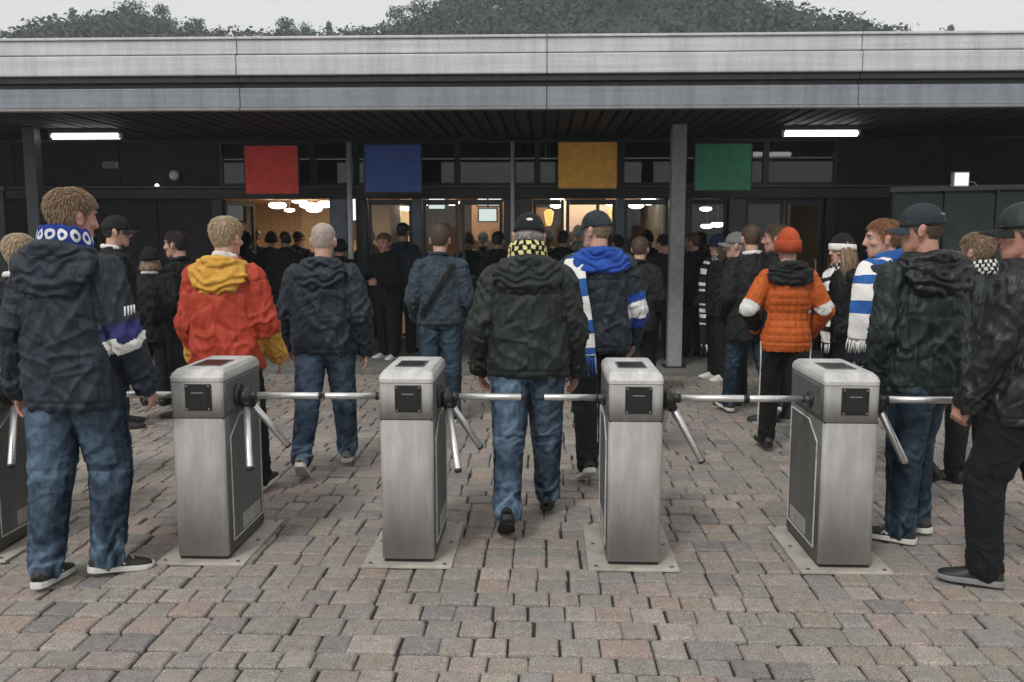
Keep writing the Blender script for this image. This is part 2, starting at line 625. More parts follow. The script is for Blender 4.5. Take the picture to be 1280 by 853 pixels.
def ribbon(name, pts, outs, width, thick, stripes, mats, parent, fringe=None, seed=1, narrow=1.0):
    """a knitted scarf end lying along a path; stripes: list of (length, slot)"""
    rng = random.Random(seed)
    n = 70
    P = smooth_path(pts, n)
    O = smooth_path(outs, n)
    V, F, M = [], [], []
    prof = [(-1, .25), (-.92, .8), (-.6, 1), (-.2, .92), (.2, 1.05), (.6, .96), (.92, .8), (1, .25), (.92, -.7), (.3, -.8), (-.3, -.8), (-.92, -.7)]
    k = len(prof)
    acc = [0.0]
    for i in range(n): acc.append(acc[-1] + (P[i + 1] - P[i]).length)
    frames = []
    for i in range(n + 1):
        t = (P[min(i + 1, n)] - P[max(i - 1, 0)]).normalized()
        o = (O[i] - t * O[i].dot(t)).normalized()
        b = t.cross(o)
        frames.append((t, o, b))
        wv = width * (1 - (1 - narrow) * math.exp(-acc[i] / .12))
        for (a, h) in prof:
            wob = .004 * math.sin(acc[i] * 38 + a * 3 + seed) + .003 * math.sin(acc[i] * 71 + a * 5)
            V.append(P[i] + b * (a * wv / 2) + o * (h * thick / 2 + wob))
    for i in range(n):
        s = (acc[i] + acc[i + 1]) / 2
        m = stripes[-1][1]
        q = 0
        for ln, sl in stripes:
            q += ln
            if s < q: m = sl; break
        for j in range(k):
            F.append((i * k + j, (i + 1) * k + j, (i + 1) * k + (j + 1) % k, i * k + (j + 1) % k)); M.append(m)
    F.append(tuple(range(k))); M.append(0)
    F.append(tuple(reversed(range(n * k, (n + 1) * k)))); M.append(0)
    so = mesh_obj(name, V, F, mats, parent, True, M)
    if fringe:
        mb = MB()
        t, o, b = frames[-1]
        for i in range(fringe[1]):
            a = (i + .5) / fringe[1] * 2 - 1
            p = P[-1] + b * (a * width / 2) + o * rng.uniform(-.3, .3) * thick
            q = p + t * fringe[0] * rng.uniform(.8, 1.1) + b * rng.uniform(-.012, .012) + o * rng.uniform(-.008, .014)
            mid = p.lerp(q, .5) + b * rng.uniform(-.006, .006) + o * rng.uniform(0, .006)
            mb.tube([p, mid, q], [.0045, .004, .0028], 5, m=rng.choice(fringe[2]))
        mb.build('fringe', mats, so, True)
    return so


def ring_scarf(parent, T, mats, R0=(.088, .086), tall=.045, thick=.02, h0=.565, sag=.02, seed=1, turns=1):
    """scarf wound round the neck; carries u, v coordinates along and across the knit"""
    nu, nv = 84, 14
    V, F, U, VV = [], [], [], []
    for i in range(nu):
        a = 2 * math.pi * i / nu
        w = .006 * math.sin(3 * a + seed) + .004 * math.sin(7 * a + 2 * seed)
        for j in range(nv):
            q = 2 * math.pi * j / nv
            rr = thick * math.cos(q) * (1 + .25 * math.sin(5 * a + seed + 2 * q))
            zz = tall * math.sin(q) + .004 * math.sin(11 * a + q * 2)
            x = (R0[0] + w + rr + .22 * max(0, -zz)) * math.sin(a)
            y = (R0[1] + w + rr + .22 * max(0, -zz)) * math.cos(a)
            V.append(T(h0 + zz - sag * math.cos(a), x, y - .012)); U.append(a / (2 * math.pi)); VV.append(.5 + .5 * math.sin(q))
    for i in range(nu):
        for j in range(nv):
            F.append((i * nv + j, i * nv + (j + 1) % nv, ((i + 1) % nu) * nv + (j + 1) % nv, ((i + 1) % nu) * nv + j))
    o = mesh_obj('scarf', V, F, mats, parent, True)
    set_attr(o.data, 'su', U); set_attr(o.data, 'sv', VV)
    return o


def shoe(parent, M, up_mat, sole_mat, k=1.0, mark=None, mark_mat=None, lace_mat=None, boot=False):
    secs = [(-.082, .018, .050), (-.074, .030, .078), (-.055, .0365, .096 if not boot else .14), (-.02, .0385, .104 if not boot else .15), (.022, .0375, .098 if not boot else .13), (.055, .039, .080),
            (.09, .0435, .064), (.13, .0475, .052), (.165, .045, .044), (.188, .034, .036), (.199, .016, .024)]
    V, F = [], []
    n = 14
    for (y, w, h) in secs:
        for j in range(n):
            q = math.pi * j / (n - 1)
            x = w * math.copysign(abs(math.cos(q)) ** .75, math.cos(q))
            V.append(M @ (Vector((x, y, .016 + (h - .016) * abs(math.sin(q)) ** .8)) * k))
    for i in range(len(secs) - 1):
        for j in range(n - 1): F.append((i * n + j, i * n + j + 1, (i + 1) * n + j + 1, (i + 1) * n + j))
        F.append((i * n, (i + 1) * n, (i + 1) * n + n - 1, i * n + n - 1))
    F.append(tuple(range(n))); F.append(tuple(reversed(range((len(secs) - 1) * n, len(secs) * n))))
    s = mesh_obj('shoe', V, F, up_mat, parent, True)
    mb = MB()
    out = [(-.088, .012), (-.083, .026), (-.06, .0395), (-.02, .041), (.03, .0405), (.08, .046), (.13, .050), (.165, .048), (.19, .037), (.205, .017)]
    ol = [(w, y) for y, w in out] + [(-w, y) for y, w in reversed(out)]
    L = len(ol)
    lev = [(0.0, .94), (.004, 1.0), (.018, 1.0), (.027, .965)]
    V, F = [], []
    for z, g in lev:
        for (x, y) in ol:
            zz = z + (.010 * max(0, (y - .13) / .075) ** 2 if z < .01 else .004 * max(0, -y / .08))
            V.append(M @ (Vector((x * g, y * (1 - (1 - g) * .4), zz)) * k))
    for a in range(len(lev) - 1):
        for j in range(L): F.append((a * L + j, a * L + (j + 1) % L, (a + 1) * L + (j + 1) % L, (a + 1) * L + j))
    F.append(tuple(reversed(range(L)))); F.append(tuple(range(3 * L, 4 * L)))
    mesh_obj('sole', V, F, sole_mat, s, False)
    if lace_mat:
        mb = MB()
        for i in range(4):
            y = .042 + i * .019
            h = float(np.interp(y, [q[0] for q in secs], [q[2] for q in secs])) + .003
            mb.tube([M @ (Vector((x, y + .006 * (1 if i % 2 else -1) * x / .02, h - 14 * x * x)) * k) for x in (-.024, -.012, 0, .012, .024)], .003, 5)
        mb.build('lace', lace_mat, s, True)
    if mark:
        for sd in (-1, 1):
            mb = MB()
            pts = [(.085, .036), (.072, .050), (.058, .040), (.03, .052), (-.005, .066), (-.03, .073)] if mark == 'tick' else [(.07, .035), (.045, .055), (.02, .07)]
            pp = []
            for (y, z) in pts:
                w = float(np.interp(y, [q[0] for q in secs], [q[1] for q in secs])); h = float(np.interp(y, [q[0] for q in secs], [q[2] for q in secs]))
                sn = min(1, max(0, (z - .016) / (h - .016)) ** 1.25)
                pp.append(M @ (Vector((sd * (w * math.sqrt(max(0, 1 - sn * sn)) ** .75 + .0015), y, z)) * k))
            mb.tube(pp, [.002, .005, .006, .005, .0035, .0015] if mark == 'tick' else .005, 6)
            mb.build('shoe_mark', mark_mat, s, True)
    return s


def cap_obj(parent, MH, mat, brim_mat, logo=None, tilt=0.0, brim_dir=0.0, k=1.0, back_tag=None, btn=True, logo_mat=None, net=None):
    """baseball cap: six-panel crown, button, brim; tilt lowers the back"""
    MT = MH @ Matrix.Rotation(brim_dir, 4, 'Z') @ Matrix.Translation((0, -.004, .030)) @ Matrix.Rotation(tilt, 4, 'X')
    V, F = [], []
    nu, nv = 48, 12
    for j in range(nv):
        a = (math.pi / 2) * j / (nv - .4)
        for i in range(nu):
            b = 2 * math.pi * i / nu
            seam = 1 - .018 * (abs(math.sin(3 * b)) < .16) * math.cos(a)
            rx, ry, rz = .0845 * seam, .108 * seam, .104 * seam
            x, y = rx * math.cos(a) ** .82 * math.sin(b), ry * math.cos(a) ** .82 * math.cos(b)
            V.append(MT @ (Vector((x, y - .002, rz * math.sin(a) - (.016 * (1 - math.cos(b)) * .5 if j == 0 else .016 * (1 - math.cos(b)) * .5 * (1 - j / nv)))) * k))
    V.append(MT @ (Vector((0, -.002, .104)) * k))
    for j in range(nv - 1):
        for i in range(nu): F.append((j * nu + i, j * nu + (i + 1) % nu, (j + 1) * nu + (i + 1) % nu, (j + 1) * nu + i))
    for i in range(nu): F.append(((nv - 1) * nu + i, (nv - 1) * nu + (i + 1) % nu, nv * nu))
    F.append(tuple(reversed(range(nu))))
    c = mesh_obj('cap', V, F, mat, parent, True)
    # brim
    V, F = [], []
    n, m = 17, 6
    for lay in (0, 1):
        for i in range(n):
            u = -1 + 2 * i / (n - 1)
            b = u * 1.08
            for j in range(m):
                t = j / (m - 1)
                bx, by = .085 * math.sin(b), .107 * math.cos(b)
                ext = .072 * math.cos(u * 1.35) ** .6 * t if abs(u) < 1 else 0
                z = .004 - .016 * u * u - .10 * ext - .030 * u * u * t + (-.003 if lay else 0)
                V.append(MT @ (Vector((bx * (1 + .12 * t), by + ext, z)) * k))
    o2 = n * m
    for i in range(n - 1):
        for j in range(m - 1):
            a = i * m + j
            F.append((a, a + m, a + m + 1, a + 1)); F.append((o2 + a, o2 + a + 1, o2 + a + m + 1, o2 + a + m))
        a = i * m + m - 1
        F.append((a, a + m, o2 + a + m, o2 + a))
    mesh_obj('brim', V, F, brim_mat, c, True)
    if btn:
        MB().ellipsoid(MT @ (Vector((0, -.002, .1045)) * k), (.008, .008, .005), 10, 6).build('button', brim_mat, c, True)
    if back_tag:
        az, h, hw, hh = back_tag
        V, F = [], []
        for lay in (0, 1):
            for j in range(3):
                for i in range(9):
                    b = az + (i / 8 - .5) * 2 * hw
                    z = h + (j / 2 - .5) * 2 * hh * (1 - .5 * abs(i / 8 - .5) * 2)
                    a = math.asin(max(-.99, min(.99, z / .104)))
                    rr = math.cos(a) ** .82
                    e = .0035 if lay else -.002
                    V.append(MT @ (Vector(((.0845 * rr + e) * math.sin(b), (.108 * rr + e) * math.cos(b) - .002, z)) * k))
        for j in range(2):
            for i in range(8):
                a = j * 9 + i
                F.append((a, a + 9, a + 10, a + 1)); F.append((27 + a, 27 + a + 1, 27 + a + 10, 27 + a + 9))
        rim = [0, 1, 2, 3, 4, 5, 6, 7, 8, 17, 26, 25, 24, 23, 22, 21, 20, 19, 18, 9]
        for q in range(len(rim)):
            a, b = rim[q], rim[(q + 1) % len(rim)]
            F.append((a, b, 27 + b, 27 + a))
        mesh_obj('emblem', V, F, logo_mat, c, False)
    return c


def beanie_obj(parent, MH, mat, cuff_mat, k=1.0, low=-.02, pom=None):
    mb = MB()
    V, F = [], []
    nu, nv = 60, 12
    for j in range(nv):
        a = (math.pi / 2) * (j / (nv - .5)) ** .9
        for i in range(nu):
            b = 2 * math.pi * i / nu
            rb = 1 + .018 * math.cos(15 * b) * math.cos(a)
            V.append(MH @ (Vector((.0835 * rb * math.cos(a) * math.sin(b), (.109 * rb * math.cos(a)) * math.cos(b) - .006, .025 + .118 * math.sin(a))) * k))
    V.append(MH @ (Vector((0, -.006, .144)) * k))
    for j in range(nv - 1):
        for i in range(nu): F.append((j * nu + i, j * nu + (i + 1) % nu, (j + 1) * nu + (i + 1) % nu, (j + 1) * nu + i))
    for i in range(nu): F.append(((nv - 1) * nu + i, (nv - 1) * nu + (i + 1) % nu, nv * nu))
    F.append(tuple(reversed(range(nu))))
    c = mesh_obj('beanie', V, F, mat, parent, True)
    V, F = [], []
    for (rr, z) in ((.001, .06), (.0085, .056), (.0100, .02), (.0075, low), (-.004, low), (-.004, .05)):
        for i in range(nu):
            b = 2 * math.pi * i / nu
            g = rr + .0018 * math.cos(30 * b)
            V.append(MH @ (Vector(((.083 + g) * math.sin(b), (.108 + g) * math.cos(b) - .006, z - .018 * (1 - math.cos(b)) * .5)) * k))
    for j in range(6):
        for i in range(nu): F.append((j * nu + i, ((j + 1) % 6) * nu + i, ((j + 1) % 6) * nu + (i + 1) % nu, j * nu + (i + 1) % nu))
    mesh_obj('cuff', V, F, cuff_mat, c, True)
    return c


def hair_obj(parent, MH, mat, k=1.0, length=.03, low=-.062, count=3200, seed=1, under_cap=False, puff=.006, whorl=(0.01, -.04), messy=.13):
    """scalp shell with combed locks"""
    rng = np.random.RandomState(seed)
    nu, nv = 40, 14
    V, F = [], []
    top = .122 if not under_cap else .020
    if under_cap: puff = min(puff, .003)
    for i in range(nu):
        az = 2 * math.pi * i / nu
        lo = float(hairline(np.array(az), low))
        for j in range(nv):
            z = lo + (top - lo) * (j / (nv - 1)) ** .8
            V.append(skull(np.array(z), np.array(az), puff * min(1, .25 + j / 3)))
    V = np.array(V)
    for i in range(nu):
        i2 = (i + 1) % nu
        for j in range(nv - 1): F.append((i * nv + j, i * nv + j + 1, i2 * nv + j + 1, i2 * nv + j))
    tone = list(rng.uniform(.2, .6, len(V)))
    V = list(V)
    if count:
        az = rng.uniform(0, 2 * np.pi, count)
        lo = hairline(az, low)
        zz = lo + (top - lo) * (1 - (1 - rng.uniform(0, 1, count)) ** 1.25)
        P = skull(zz, az, puff * .7)
        ctr = np.array([0, -.01, .0])
        N = P - ctr; N /= np.linalg.norm(N, axis=1)[:, None]
        fl = P - np.array([whorl[0], whorl[1], .13])
        fl -= N * np.einsum('ij,ij->i', fl, N)[:, None]
        fl /= np.linalg.norm(fl, axis=1)[:, None] + 1e-6
        fl += pn(P * 11 + seed)[:, None] * np.cross(N, fl) * messy * 2.4 + rng.normal(0, messy * .4, (count, 3))
        fl -= N * np.einsum('ij,ij->i', fl, N)[:, None]
        fl /= np.linalg.norm(fl, axis=1)[:, None] + 1e-6
        sd = np.cross(N, fl)
        L = length * rng.uniform(.55, 1.15, count)
        # short at the nape and the sides
        L *= np.interp(zz, [-.07, 0, .06], [.45, .75, 1.0])
        w = rng.uniform(.0013, .0025, count)
        lift = rng.uniform(.02, .26, count) * (1 if not under_cap else .6)
        tn = rng.uniform(0, 1, count)
        for i in range(count):
            p, f, nn, s_, l_ = P[i], fl[i], N[i], sd[i] * w[i], L[i]
            m1 = p + f * l_ * .5 + nn * l_ * lift[i] * .75
            m2 = p + f * l_ * .98 + nn * l_ * lift[i] * .55
            b = len(V)
            V += [p - s_ - nn * .002, p + s_ - nn * .002, m1 - s_ * .9, m1 + s_ * .9, m2, m1 + nn * w[i] * .6]
            F += [(b, b + 2, b + 5), (b, b + 5, b + 1), (b + 1, b + 5, b + 3), (b + 2, b + 4, b + 5), (b + 5, b + 4, b + 3)]
            tone += [tn[i]] * 6
    VV = [MH @ (Vector(v) * k) for v in V]
    o = mesh_obj('hair', VV, F, mat, parent, True)
    set_attr(o.data, 'tone', tone)
    return o


def long_hair(parent, MH, mat, k=1.0, drop=.22, seed=1, count=900, spread=1.0):
    rng = np.random.RandomState(seed)
    V, F, tone = [], [], []
    for i in range(count):
        az = rng.uniform(1.0, 2 * np.pi - 1.0)
        p = skull(np.array(rng.uniform(-.02, .115)), np.array(az), .004)
        out = np.array([math.sin(az), math.cos(az) * .8, 0])
        e = skull(np.array(-.03), np.array(az), .02 * spread) + out * rng.uniform(.0, .03) * spread
        q = e + np.array([rng.normal(0, .012), rng.normal(0, .01) - .01, -drop * rng.uniform(.6, 1.05)])
        w = rng.uniform(.003, .006)
        sdir = np.array([math.cos(az), -math.sin(az), 0]) * w
        b = len(V)
        V += [p - sdir, p + sdir, e - sdir, e + sdir, (e + q) / 2 - sdir, (e + q) / 2 + sdir, q]
        F += [(b, b + 2, b + 3, b + 1), (b + 2, b + 4, b + 5, b + 3), (b + 4, b + 6, b + 5)]
        tone += [rng.uniform(0, 1)] * 7
    o = mesh_obj('hair', [MH @ (Vector(v) * k) for v in V], F, mat, parent, True)
    set_attr(o.data, 'tone', tone)
    return o


def person(loc, yaw, H=1.78, label='', group=None, seed=1, skin_m=None, detail=1,
           legs=((0, 0, .02, .1, 0), (0, 0, .02, .1, 0)), arms=((.05, .12, .25, .1), (.05, .12, .25, .1)),
           lean=0.03, twist=0.0, head=(0, 0, 0), wide=1.0, hands=(1, 1), curl=.45, roll=(0, 0),
           jacket=None, hem=-.12, bulk=0.0, hood=None, hood_drop=.17, bands=(), collar=None, fold=1.0, hood_size=1.0,
           pants=None, fit=1.0, shoes=None, sole=None, mark=None, mark_m=None, lace=None,
           hair=None, hair_kw=None, cap=None, beanie=None, longhair=None, face=True, name='person', sleeve=1.0, z0=0.0, quilt=False, waist=0.0):
    """builds a clothed figure facing +Y (before yaw). legs/arms: left, right"""
    s = H / 1.78
    root = empty(name, (loc[0], loc[1], z0), R(yaw))
    tag(root, label, 'person', group)
    vb = {2: .0042, 1: .0058, 0: .0075}[detail]
    vg = {2: .0065, 1: .0078, 0: .013}[detail]
    V3 = Vector
    # ---------------- skeleton
    pel = V3((0, 0, .96 * s))
    J = {}
    zmin = 9
    for i, sd in ((0, -1), (1, 1)):
        hf, kn, ab, fy, fp = legs[i]
        hip = pel + V3((sd * .088 * s * wide, 0, -.035 * s))
        dth = V3((sd * math.sin(ab), math.sin(hf), -math.cos(hf) * math.cos(ab))).normalized()
        knee = hip + dth * .435 * s
        dsh = V3((sd * math.sin(ab) * .5, math.sin(hf - kn), -math.cos(hf - kn))).normalized()
        ank = knee + dsh * .415 * s
        Mf = Matrix.Translation(ank) @ Matrix.Rotation(-sd * fy, 4, 'Z') @ Matrix.Rotation(-fp, 4, 'X') @ Matrix.Translation((0, 0, -.075 * s))
        for y in (-.075, .0, .12, .19):
            zmin = min(zmin, (Mf @ V3((0, y * s, 0))).z)
        J[i] = [hip, knee, ank, Mf]
    sh = V3((0, 0, -zmin))
    pel += sh
    for i in (0, 1):
        J[i] = [J[i][0] + sh, J[i][1] + sh, J[i][2] + sh, Matrix.Translation(sh) @ J[i][3]]
    Rl = Matrix.Rotation(-lean, 3, 'X')

    def T(h, x=0, y=0):
        tw = twist * float(sstep(0, .4, h))
        return pel + Rl @ (Matrix.Rotation(tw, 3, 'Z') @ V3((x, y, h))) * s
    Rc = Rl @ Matrix.Rotation(twist, 3, 'Z')
    A = {}
    for i, sd in ((0, -1), (1, 1)):
        fl, ab, el, inw = arms[i]
        shd = T(.452, sd * .172 * wide, -.008)
        du = Rc @ V3((sd * math.sin(ab), math.sin(fl) * math.cos(ab), -math.cos(fl) * math.cos(ab)))
        elb = shd + du * .295 * s
        fe = fl + el
        df = Rc @ V3((sd * math.sin(ab - inw), math.sin(fe) * math.cos(ab - inw), -math.cos(fe) * math.cos(ab - inw)))
        wr = elb + df * .25 * s
        A[i] = [shd, elb, wr, df]
    Rh = Rl @ Matrix.Rotation(twist + head[0], 3, 'Z') @ Matrix.Rotation(-head[1], 3, 'X') @ Matrix.Rotation(head[2], 3, 'Y')
    nb = T(.54, 0, -.012)
    hk = s ** .6 * 1.07
    hc = nb + Rl @ V3((0, .012, .062 * s)) + Rh @ V3((0, .016, .088 * hk))
    MH = Matrix.Translation(hc) @ Rh.to_4x4()
    hx, hyv = Rh @ V3((1, 0, 0)), Rh @ V3((0, 1, 0))

    # ---------------- body: head, neck, trunk, arms and hands in one surface
    mb = MB()
    H_ = lambda x, y, z: MH @ (V3((x, y, z)) * hk)
    mb.loft([(H_(0, yc, z), hx, hyv, rx * hk, ry * hk) for (z, yc, rx, ry) in HEAD], 24)
    mb.loft([(H_(0, .092, .028), hx, hyv, .007 * hk, .010 * hk), (H_(0, .101, -.005), hx, hyv, .010 * hk, .014 * hk), (H_(0, .106, -.026), hx, hyv, .0165 * hk, .019 * hk),
             (H_(0, .098, -.038), hx, hyv, .013 * hk, .013 * hk)], 12)
    mb.ellipsoid(H_(0, .083, .034), (.047 * hk, .016 * hk, .010 * hk), 14, 8, rot=Rh)
    mb.ellipsoid(H_(0, .083, -.066), (.024 * hk, .014 * hk, .012 * hk), 12, 8, rot=Rh)
    mb.ellipsoid(H_(0, .070, -.098), (.022 * hk, .020 * hk, .016 * hk), 12, 8, rot=Rh)
    for sd in (-1, 1):
        mb.ellipsoid(H_(sd * .046, .062, -.022), (.020 * hk, .022 * hk, .018 * hk), 10, 8, rot=Rh)
        re = Rh @ Matrix.Rotation(sd * -.42, 3, 'Z') @ Matrix.Rotation(.2, 3, 'X')
        mb.ellipsoid(H_(sd * .0795, -.010, -.006), (.0085 * hk, .0195 * hk, .033 * hk), 12, 10, rot=re)
        mb.ellipsoid(H_(sd * .082, -.016, .006), (.010 * hk, .0165 * hk, .021 * hk), 12, 10, rot=re)
    mb.limb([T(.50, 0, -.015), nb, H_(0, -.018, -.055), H_(0, -.014, -.03)], [.066 * s, .058 * s, .056 * hk, .055 * hk], 16)
    mb.loft([(T(h, 0, 0), Rc @ V3((1, 0, 0)), Rc @ V3((0, 1, 0)), rx * s * wide, ry * s) for (h, rx, ry) in
             ((-.06, .10, .07), (.05, .14, .095), (.2, .14, .095), (.35, .155, .10), (.45, .14, .085), (.52, .07, .06))], 18)
    for i, sd in ((0, -1), (1, 1)):
        shd, elb, wr, df = A[i]
        mb.limb([T(.46, sd * .09, -.005), shd, elb, wr], [.05 * s, .042 * s, .034 * s, .025 * s], 12)
        if hands[i]:
            rl = Matrix.Rotation(sd * roll[i], 3, df)
            pnm = rl @ (Rc @ V3((-sd, -.15, 0)))
            thd = rl @ (Rc @ V3((0, 1, 0)))
            hand(mb, wr + df * .012, df + pnm * .08, pnm, thd, curl[i] if isinstance(curl, tuple) else curl, s)
    me = remesh(mb, vb, 3, .4 if detail else .6)
    V = get_co(me); N = get_no(me)
    Mi = np.array(MH.inverted()); L = (V @ Mi[:3, :3].T + Mi[:3, 3]) / hk
    for sd in (-1, 1):                       # eye sockets
        d = np.linalg.norm((L - np.array([sd * .032, .088, .010])) * [1, .7, 1.2], axis=1)
        V -= np.array(hyv)[None] * (.011 * hk * np.exp(-(d / .014) ** 2))[:, None]
    d = np.abs(L[:, 2] + .066) + 99 * (np.abs(L[:, 0]) > .028) + 99 * (L[:, 1] < .07)
    V -= np.array(hyv)[None] * (.004 * np.exp(-(d / .003) ** 2))[:, None]
    set_co(me, V)
    link_mesh('body', me, skin_m, root)
    if face:
        for sd in (-1, 1):
            e = MB().ellipsoid(H_(sd * .0315, .0712, .010), (.0122 * hk,) * 3, 12, 10, rot=Rh)
            eo = e.build('eye', [M['eye_white'], M['iris']], root, True)
            fw = np.array([np.dot(np.array(p.center) - np.array(H_(sd * .0315, .0712, .010)), np.array(hyv)) for p in eo.data.polygons])
            eo.data.polygons.foreach_set('material_index', (fw > .0082 * hk).astype(np.int32))
            MB().tube([H_(sd * .014, .0965, .028), H_(sd * .03, .094, .033), H_(sd * .048, .080, .029)], [.003, .0042, .002], 6).build('eyebrow', hair or M['hair_dark'], root, True)
        MB().tube([H_(-.022, .092, -.067), H_(-.010, .0985, -.065), H_(0, .100, -.066), H_(.010, .0985, -.065), H_(.022, .092, -.067)], [.002, .004, .0045, .004, .002], 7).build('lips', M['lips'], root, True)

    # ---------------- trousers
    mb = MB()
    ex, ey = V3((1, 0, 0)), V3((0, 1, 0))
    f = fit * s
    mb.loft([(pel + V3((0, 0, z * s)), ex, ey, rx * s * wide, ry * s) for z, rx, ry in
             ((.10, .130, .095), (.03, .160, .115), (-.04, .178, .130), (-.09, .172, .128), (-.12, .10, .08))], 22)
    for i in (0, 1):
        hip, knee, ank, Mf = J[i]
        dn = (ank - knee).normalized()
        mb.limb([hip, hip.lerp(knee, .35), knee, knee.lerp(ank, .45), ank - dn * .004 * s], [.108 * f * (.5 + .5 * wide), .102 * f, .082 * f, .076 * f, .062 * f], 18, sub=4)
    me = remesh(mb, vg, 4)
    V, N = get_co(me), get_no(me)
    rng = np.random.RandomState(seed)
    off = rng.uniform(-50, 50, 3)
    D = .007 * pn(V * [8, 8, 4] + off) + .007 * crease(V + off, (.5, .3, 1), 12, 3.5) * (V[:, 2] > pel.z - .42 * s)
    fd = np.zeros(len(V))
    best = np.full(len(V), 9.)
    Sx = np.zeros(len(V)); tl = np.zeros(len(V))
    for i in (0, 1):
        hip, knee, ank, Mf = J[i]
        t1, d1 = closest(V, hip, knee); t2, d2 = closest(V, knee, ank)
        d = np.minimum(d1, d2)
        ss = np.where(d1 < d2, t1 * .435, .435 + t2 * .415) + (.05 * i)
        m = d < best
        best[m] = d[m]; Sx[m] = ss[m]; tl[m] = ss[m] - .05 * i
    n1 = pn(V * [10, 10, 7] + off); n2 = pn(V * [5, 5, 4] + off + 9)
    th = N[:, 1] * .55 + N[:, 0] * .3
    SP = np.stack([Sx * 17 + th * 1.2, N[:, 0] * .8 + (V[:, 0] > 0) * 7, N[:, 1] * .8], 1) + np.stack([n1, n2, n1], 1) * .7 + off
    w = np.clip(1 - np.abs(pn(SP)) * 3.6, 0, 1) + .8 * np.clip(1 - np.abs(pn(SP * [.6, 1, 1] + 33 + np.stack([th, 0 * th, 0 * th], 1))) * 4.2, 0, 1) - .25
    kb = abs(max(legs[0][1], legs[1][1]))
    env = .25 + (.45 + .8 * kb) * np.exp(-((tl - .44) / .10) ** 2) + 1.35 * np.exp(-((tl - .84) / .11) ** 2) + .5 * np.exp(-((tl - .05) / .10) ** 2)
    D += .0078 * w * env
    Lz = V[:, 2] - pel.z
    px_ = np.abs(V[:, 0]) / s / wide
    pk = sstep(.030, .042, px_) * sstep(.148, .136, px_) * sstep(-.235, -.222, Lz / s) * sstep(-.075, -.088, Lz / s) * (N[:, 1] < -.25)
    D += .0055 * pk
    set_co(me, V + N * (D * fold * sstep(pel.z + .02, pel.z - .12, V[:, 2]))[:, None])
    seam = np.exp(-((N[:, 1] - .12) / .10) ** 2) * (np.abs(N[:, 0]) > .8)
    fd = np.clip(.12 - .30 * seam + .5 * np.clip(np.abs(N[:, 1]) - .1, 0, 1) * (.35 + .65 * np.exp(-((tl - .22) / .30) ** 2)) + .36 * w * env, 0, 1)  # worn thighs and seam; ridges painted lighter, valleys darker, like lit folds
    set_attr(me, 'fade_shade', fd)
    Vt = get_co(me)
    k_ = 1 - .20 * sstep(pel.z + (hem + .01) * s, pel.z + (hem + .10) * s, Vt[:, 2])
    c_ = np.array(T(0)); Vt[:, :2] = c_[:2] + (Vt[:, :2] - c_[:2]) * k_[:, None]
    set_co(me, Vt)
    link_mesh('trousers', me, pants, root)

    # ---------------- jacket
    mb = MB()
    b = bulk
    X, Y = Rc @ V3((1, 0, 0)), Rc @ V3((0, 1, 0))
    prof = [(hem, .186, .142), (hem + .03, .196, .150), (-.02, .196, .150), (.10, .190, .142), (.22, .192, .140), (.33, .195, .140), (.41, .178, .128), (.465, .138, .108), (.52, .092, .086), (.575, .072, .078)]
    if hem > -.06: prof = [p for p in prof if p[0] >= hem - .001]
    prof = sorted(prof)
    mb.loft([(T(h, 0, 0), X, Y, (rx + b) * s * wide, (ry + b) * s) for h, rx, ry in prof], 28, pw=2.25)
    mb.limb([A[0][0], T(.478, -.10, -.014), T(.512, 0, -.020), T(.478, .10, -.014), A[1][0]], [.064 * s + b * .6, .066 * s + b * .4, .060 * s, .066 * s + b * .4, .064 * s + b * .6], 16, sub=3)
    for i in (0, 1):
        shd, elb, wr, df = A[i]
        q = sleeve * s
        ende = wr + df * (.012 * s)
        mb.limb([shd, shd.lerp(elb, .5), elb, elb.lerp(wr, .5), ende], [.072 * q + b * .7, .074 * q + b * .7, .064 * q + b * .6, .058 * q + b * .6, .046 * q + b * .3], 16, sub=4)
    me = remesh(mb, vg, 5)
    V, N = get_co(me), get_no(me)
    off = rng.uniform(-50, 50, 3)
    Q = (V - np.array(pel)) / s @ np.array(Rl)       # torso coordinates
    e = np.sqrt((Q[:, 0] / .205 / wide) ** 2 + (Q[:, 1] / .155) ** 2)
    wq = np.stack([pn(Q * 4 + off), pn(Q * 4 + off + 31), pn(Q * 3 + off + 77)], 1)
    Qw = Q + wq * .045
    sgn = np.sign(Q[:, 0])
    Qm = Qw * np.stack([sgn, np.ones(len(V)), np.ones(len(V))], 1) + (sgn * 3.1)[:, None]
    D = .010 * pn(Q * [6, 6, 3] + off + 3) + .012 * crease(Qm + off, (.42, .1, 1), 7.5, 2.0) + .010 * crease(Qm + off + 7, (-.65, .1, 1), 8, 2.2) + .006 * crease(Qm + off + 17, (-.2, .0, 1), 15, 4)
    hg = np.exp(-((Q[:, 2] - max(hem, -.1) - .18) / .13) ** 2)
    D += .012 * hg * crease(Qm + off + 27, (1, 0, .35), 11, 3.0) - .006 * crease(Qm + off + 37, (1, 0, -.6), 12, 3)
    if quilt:
        qa = np.abs(np.sin(np.pi * Q[:, 0] / .058)); qb = np.abs(np.sin(np.pi * Q[:, 2] / .058))
        D = D * .30 + .011 * (qa * qb) ** .45 * (Q[:, 2] < .42) - .004
    D -= waist * np.exp(-((Q[:, 2] - .16) / .085) ** 2)
    aw = np.zeros(len(V)); at = np.zeros(len(V)); asd = np.zeros(len(V))
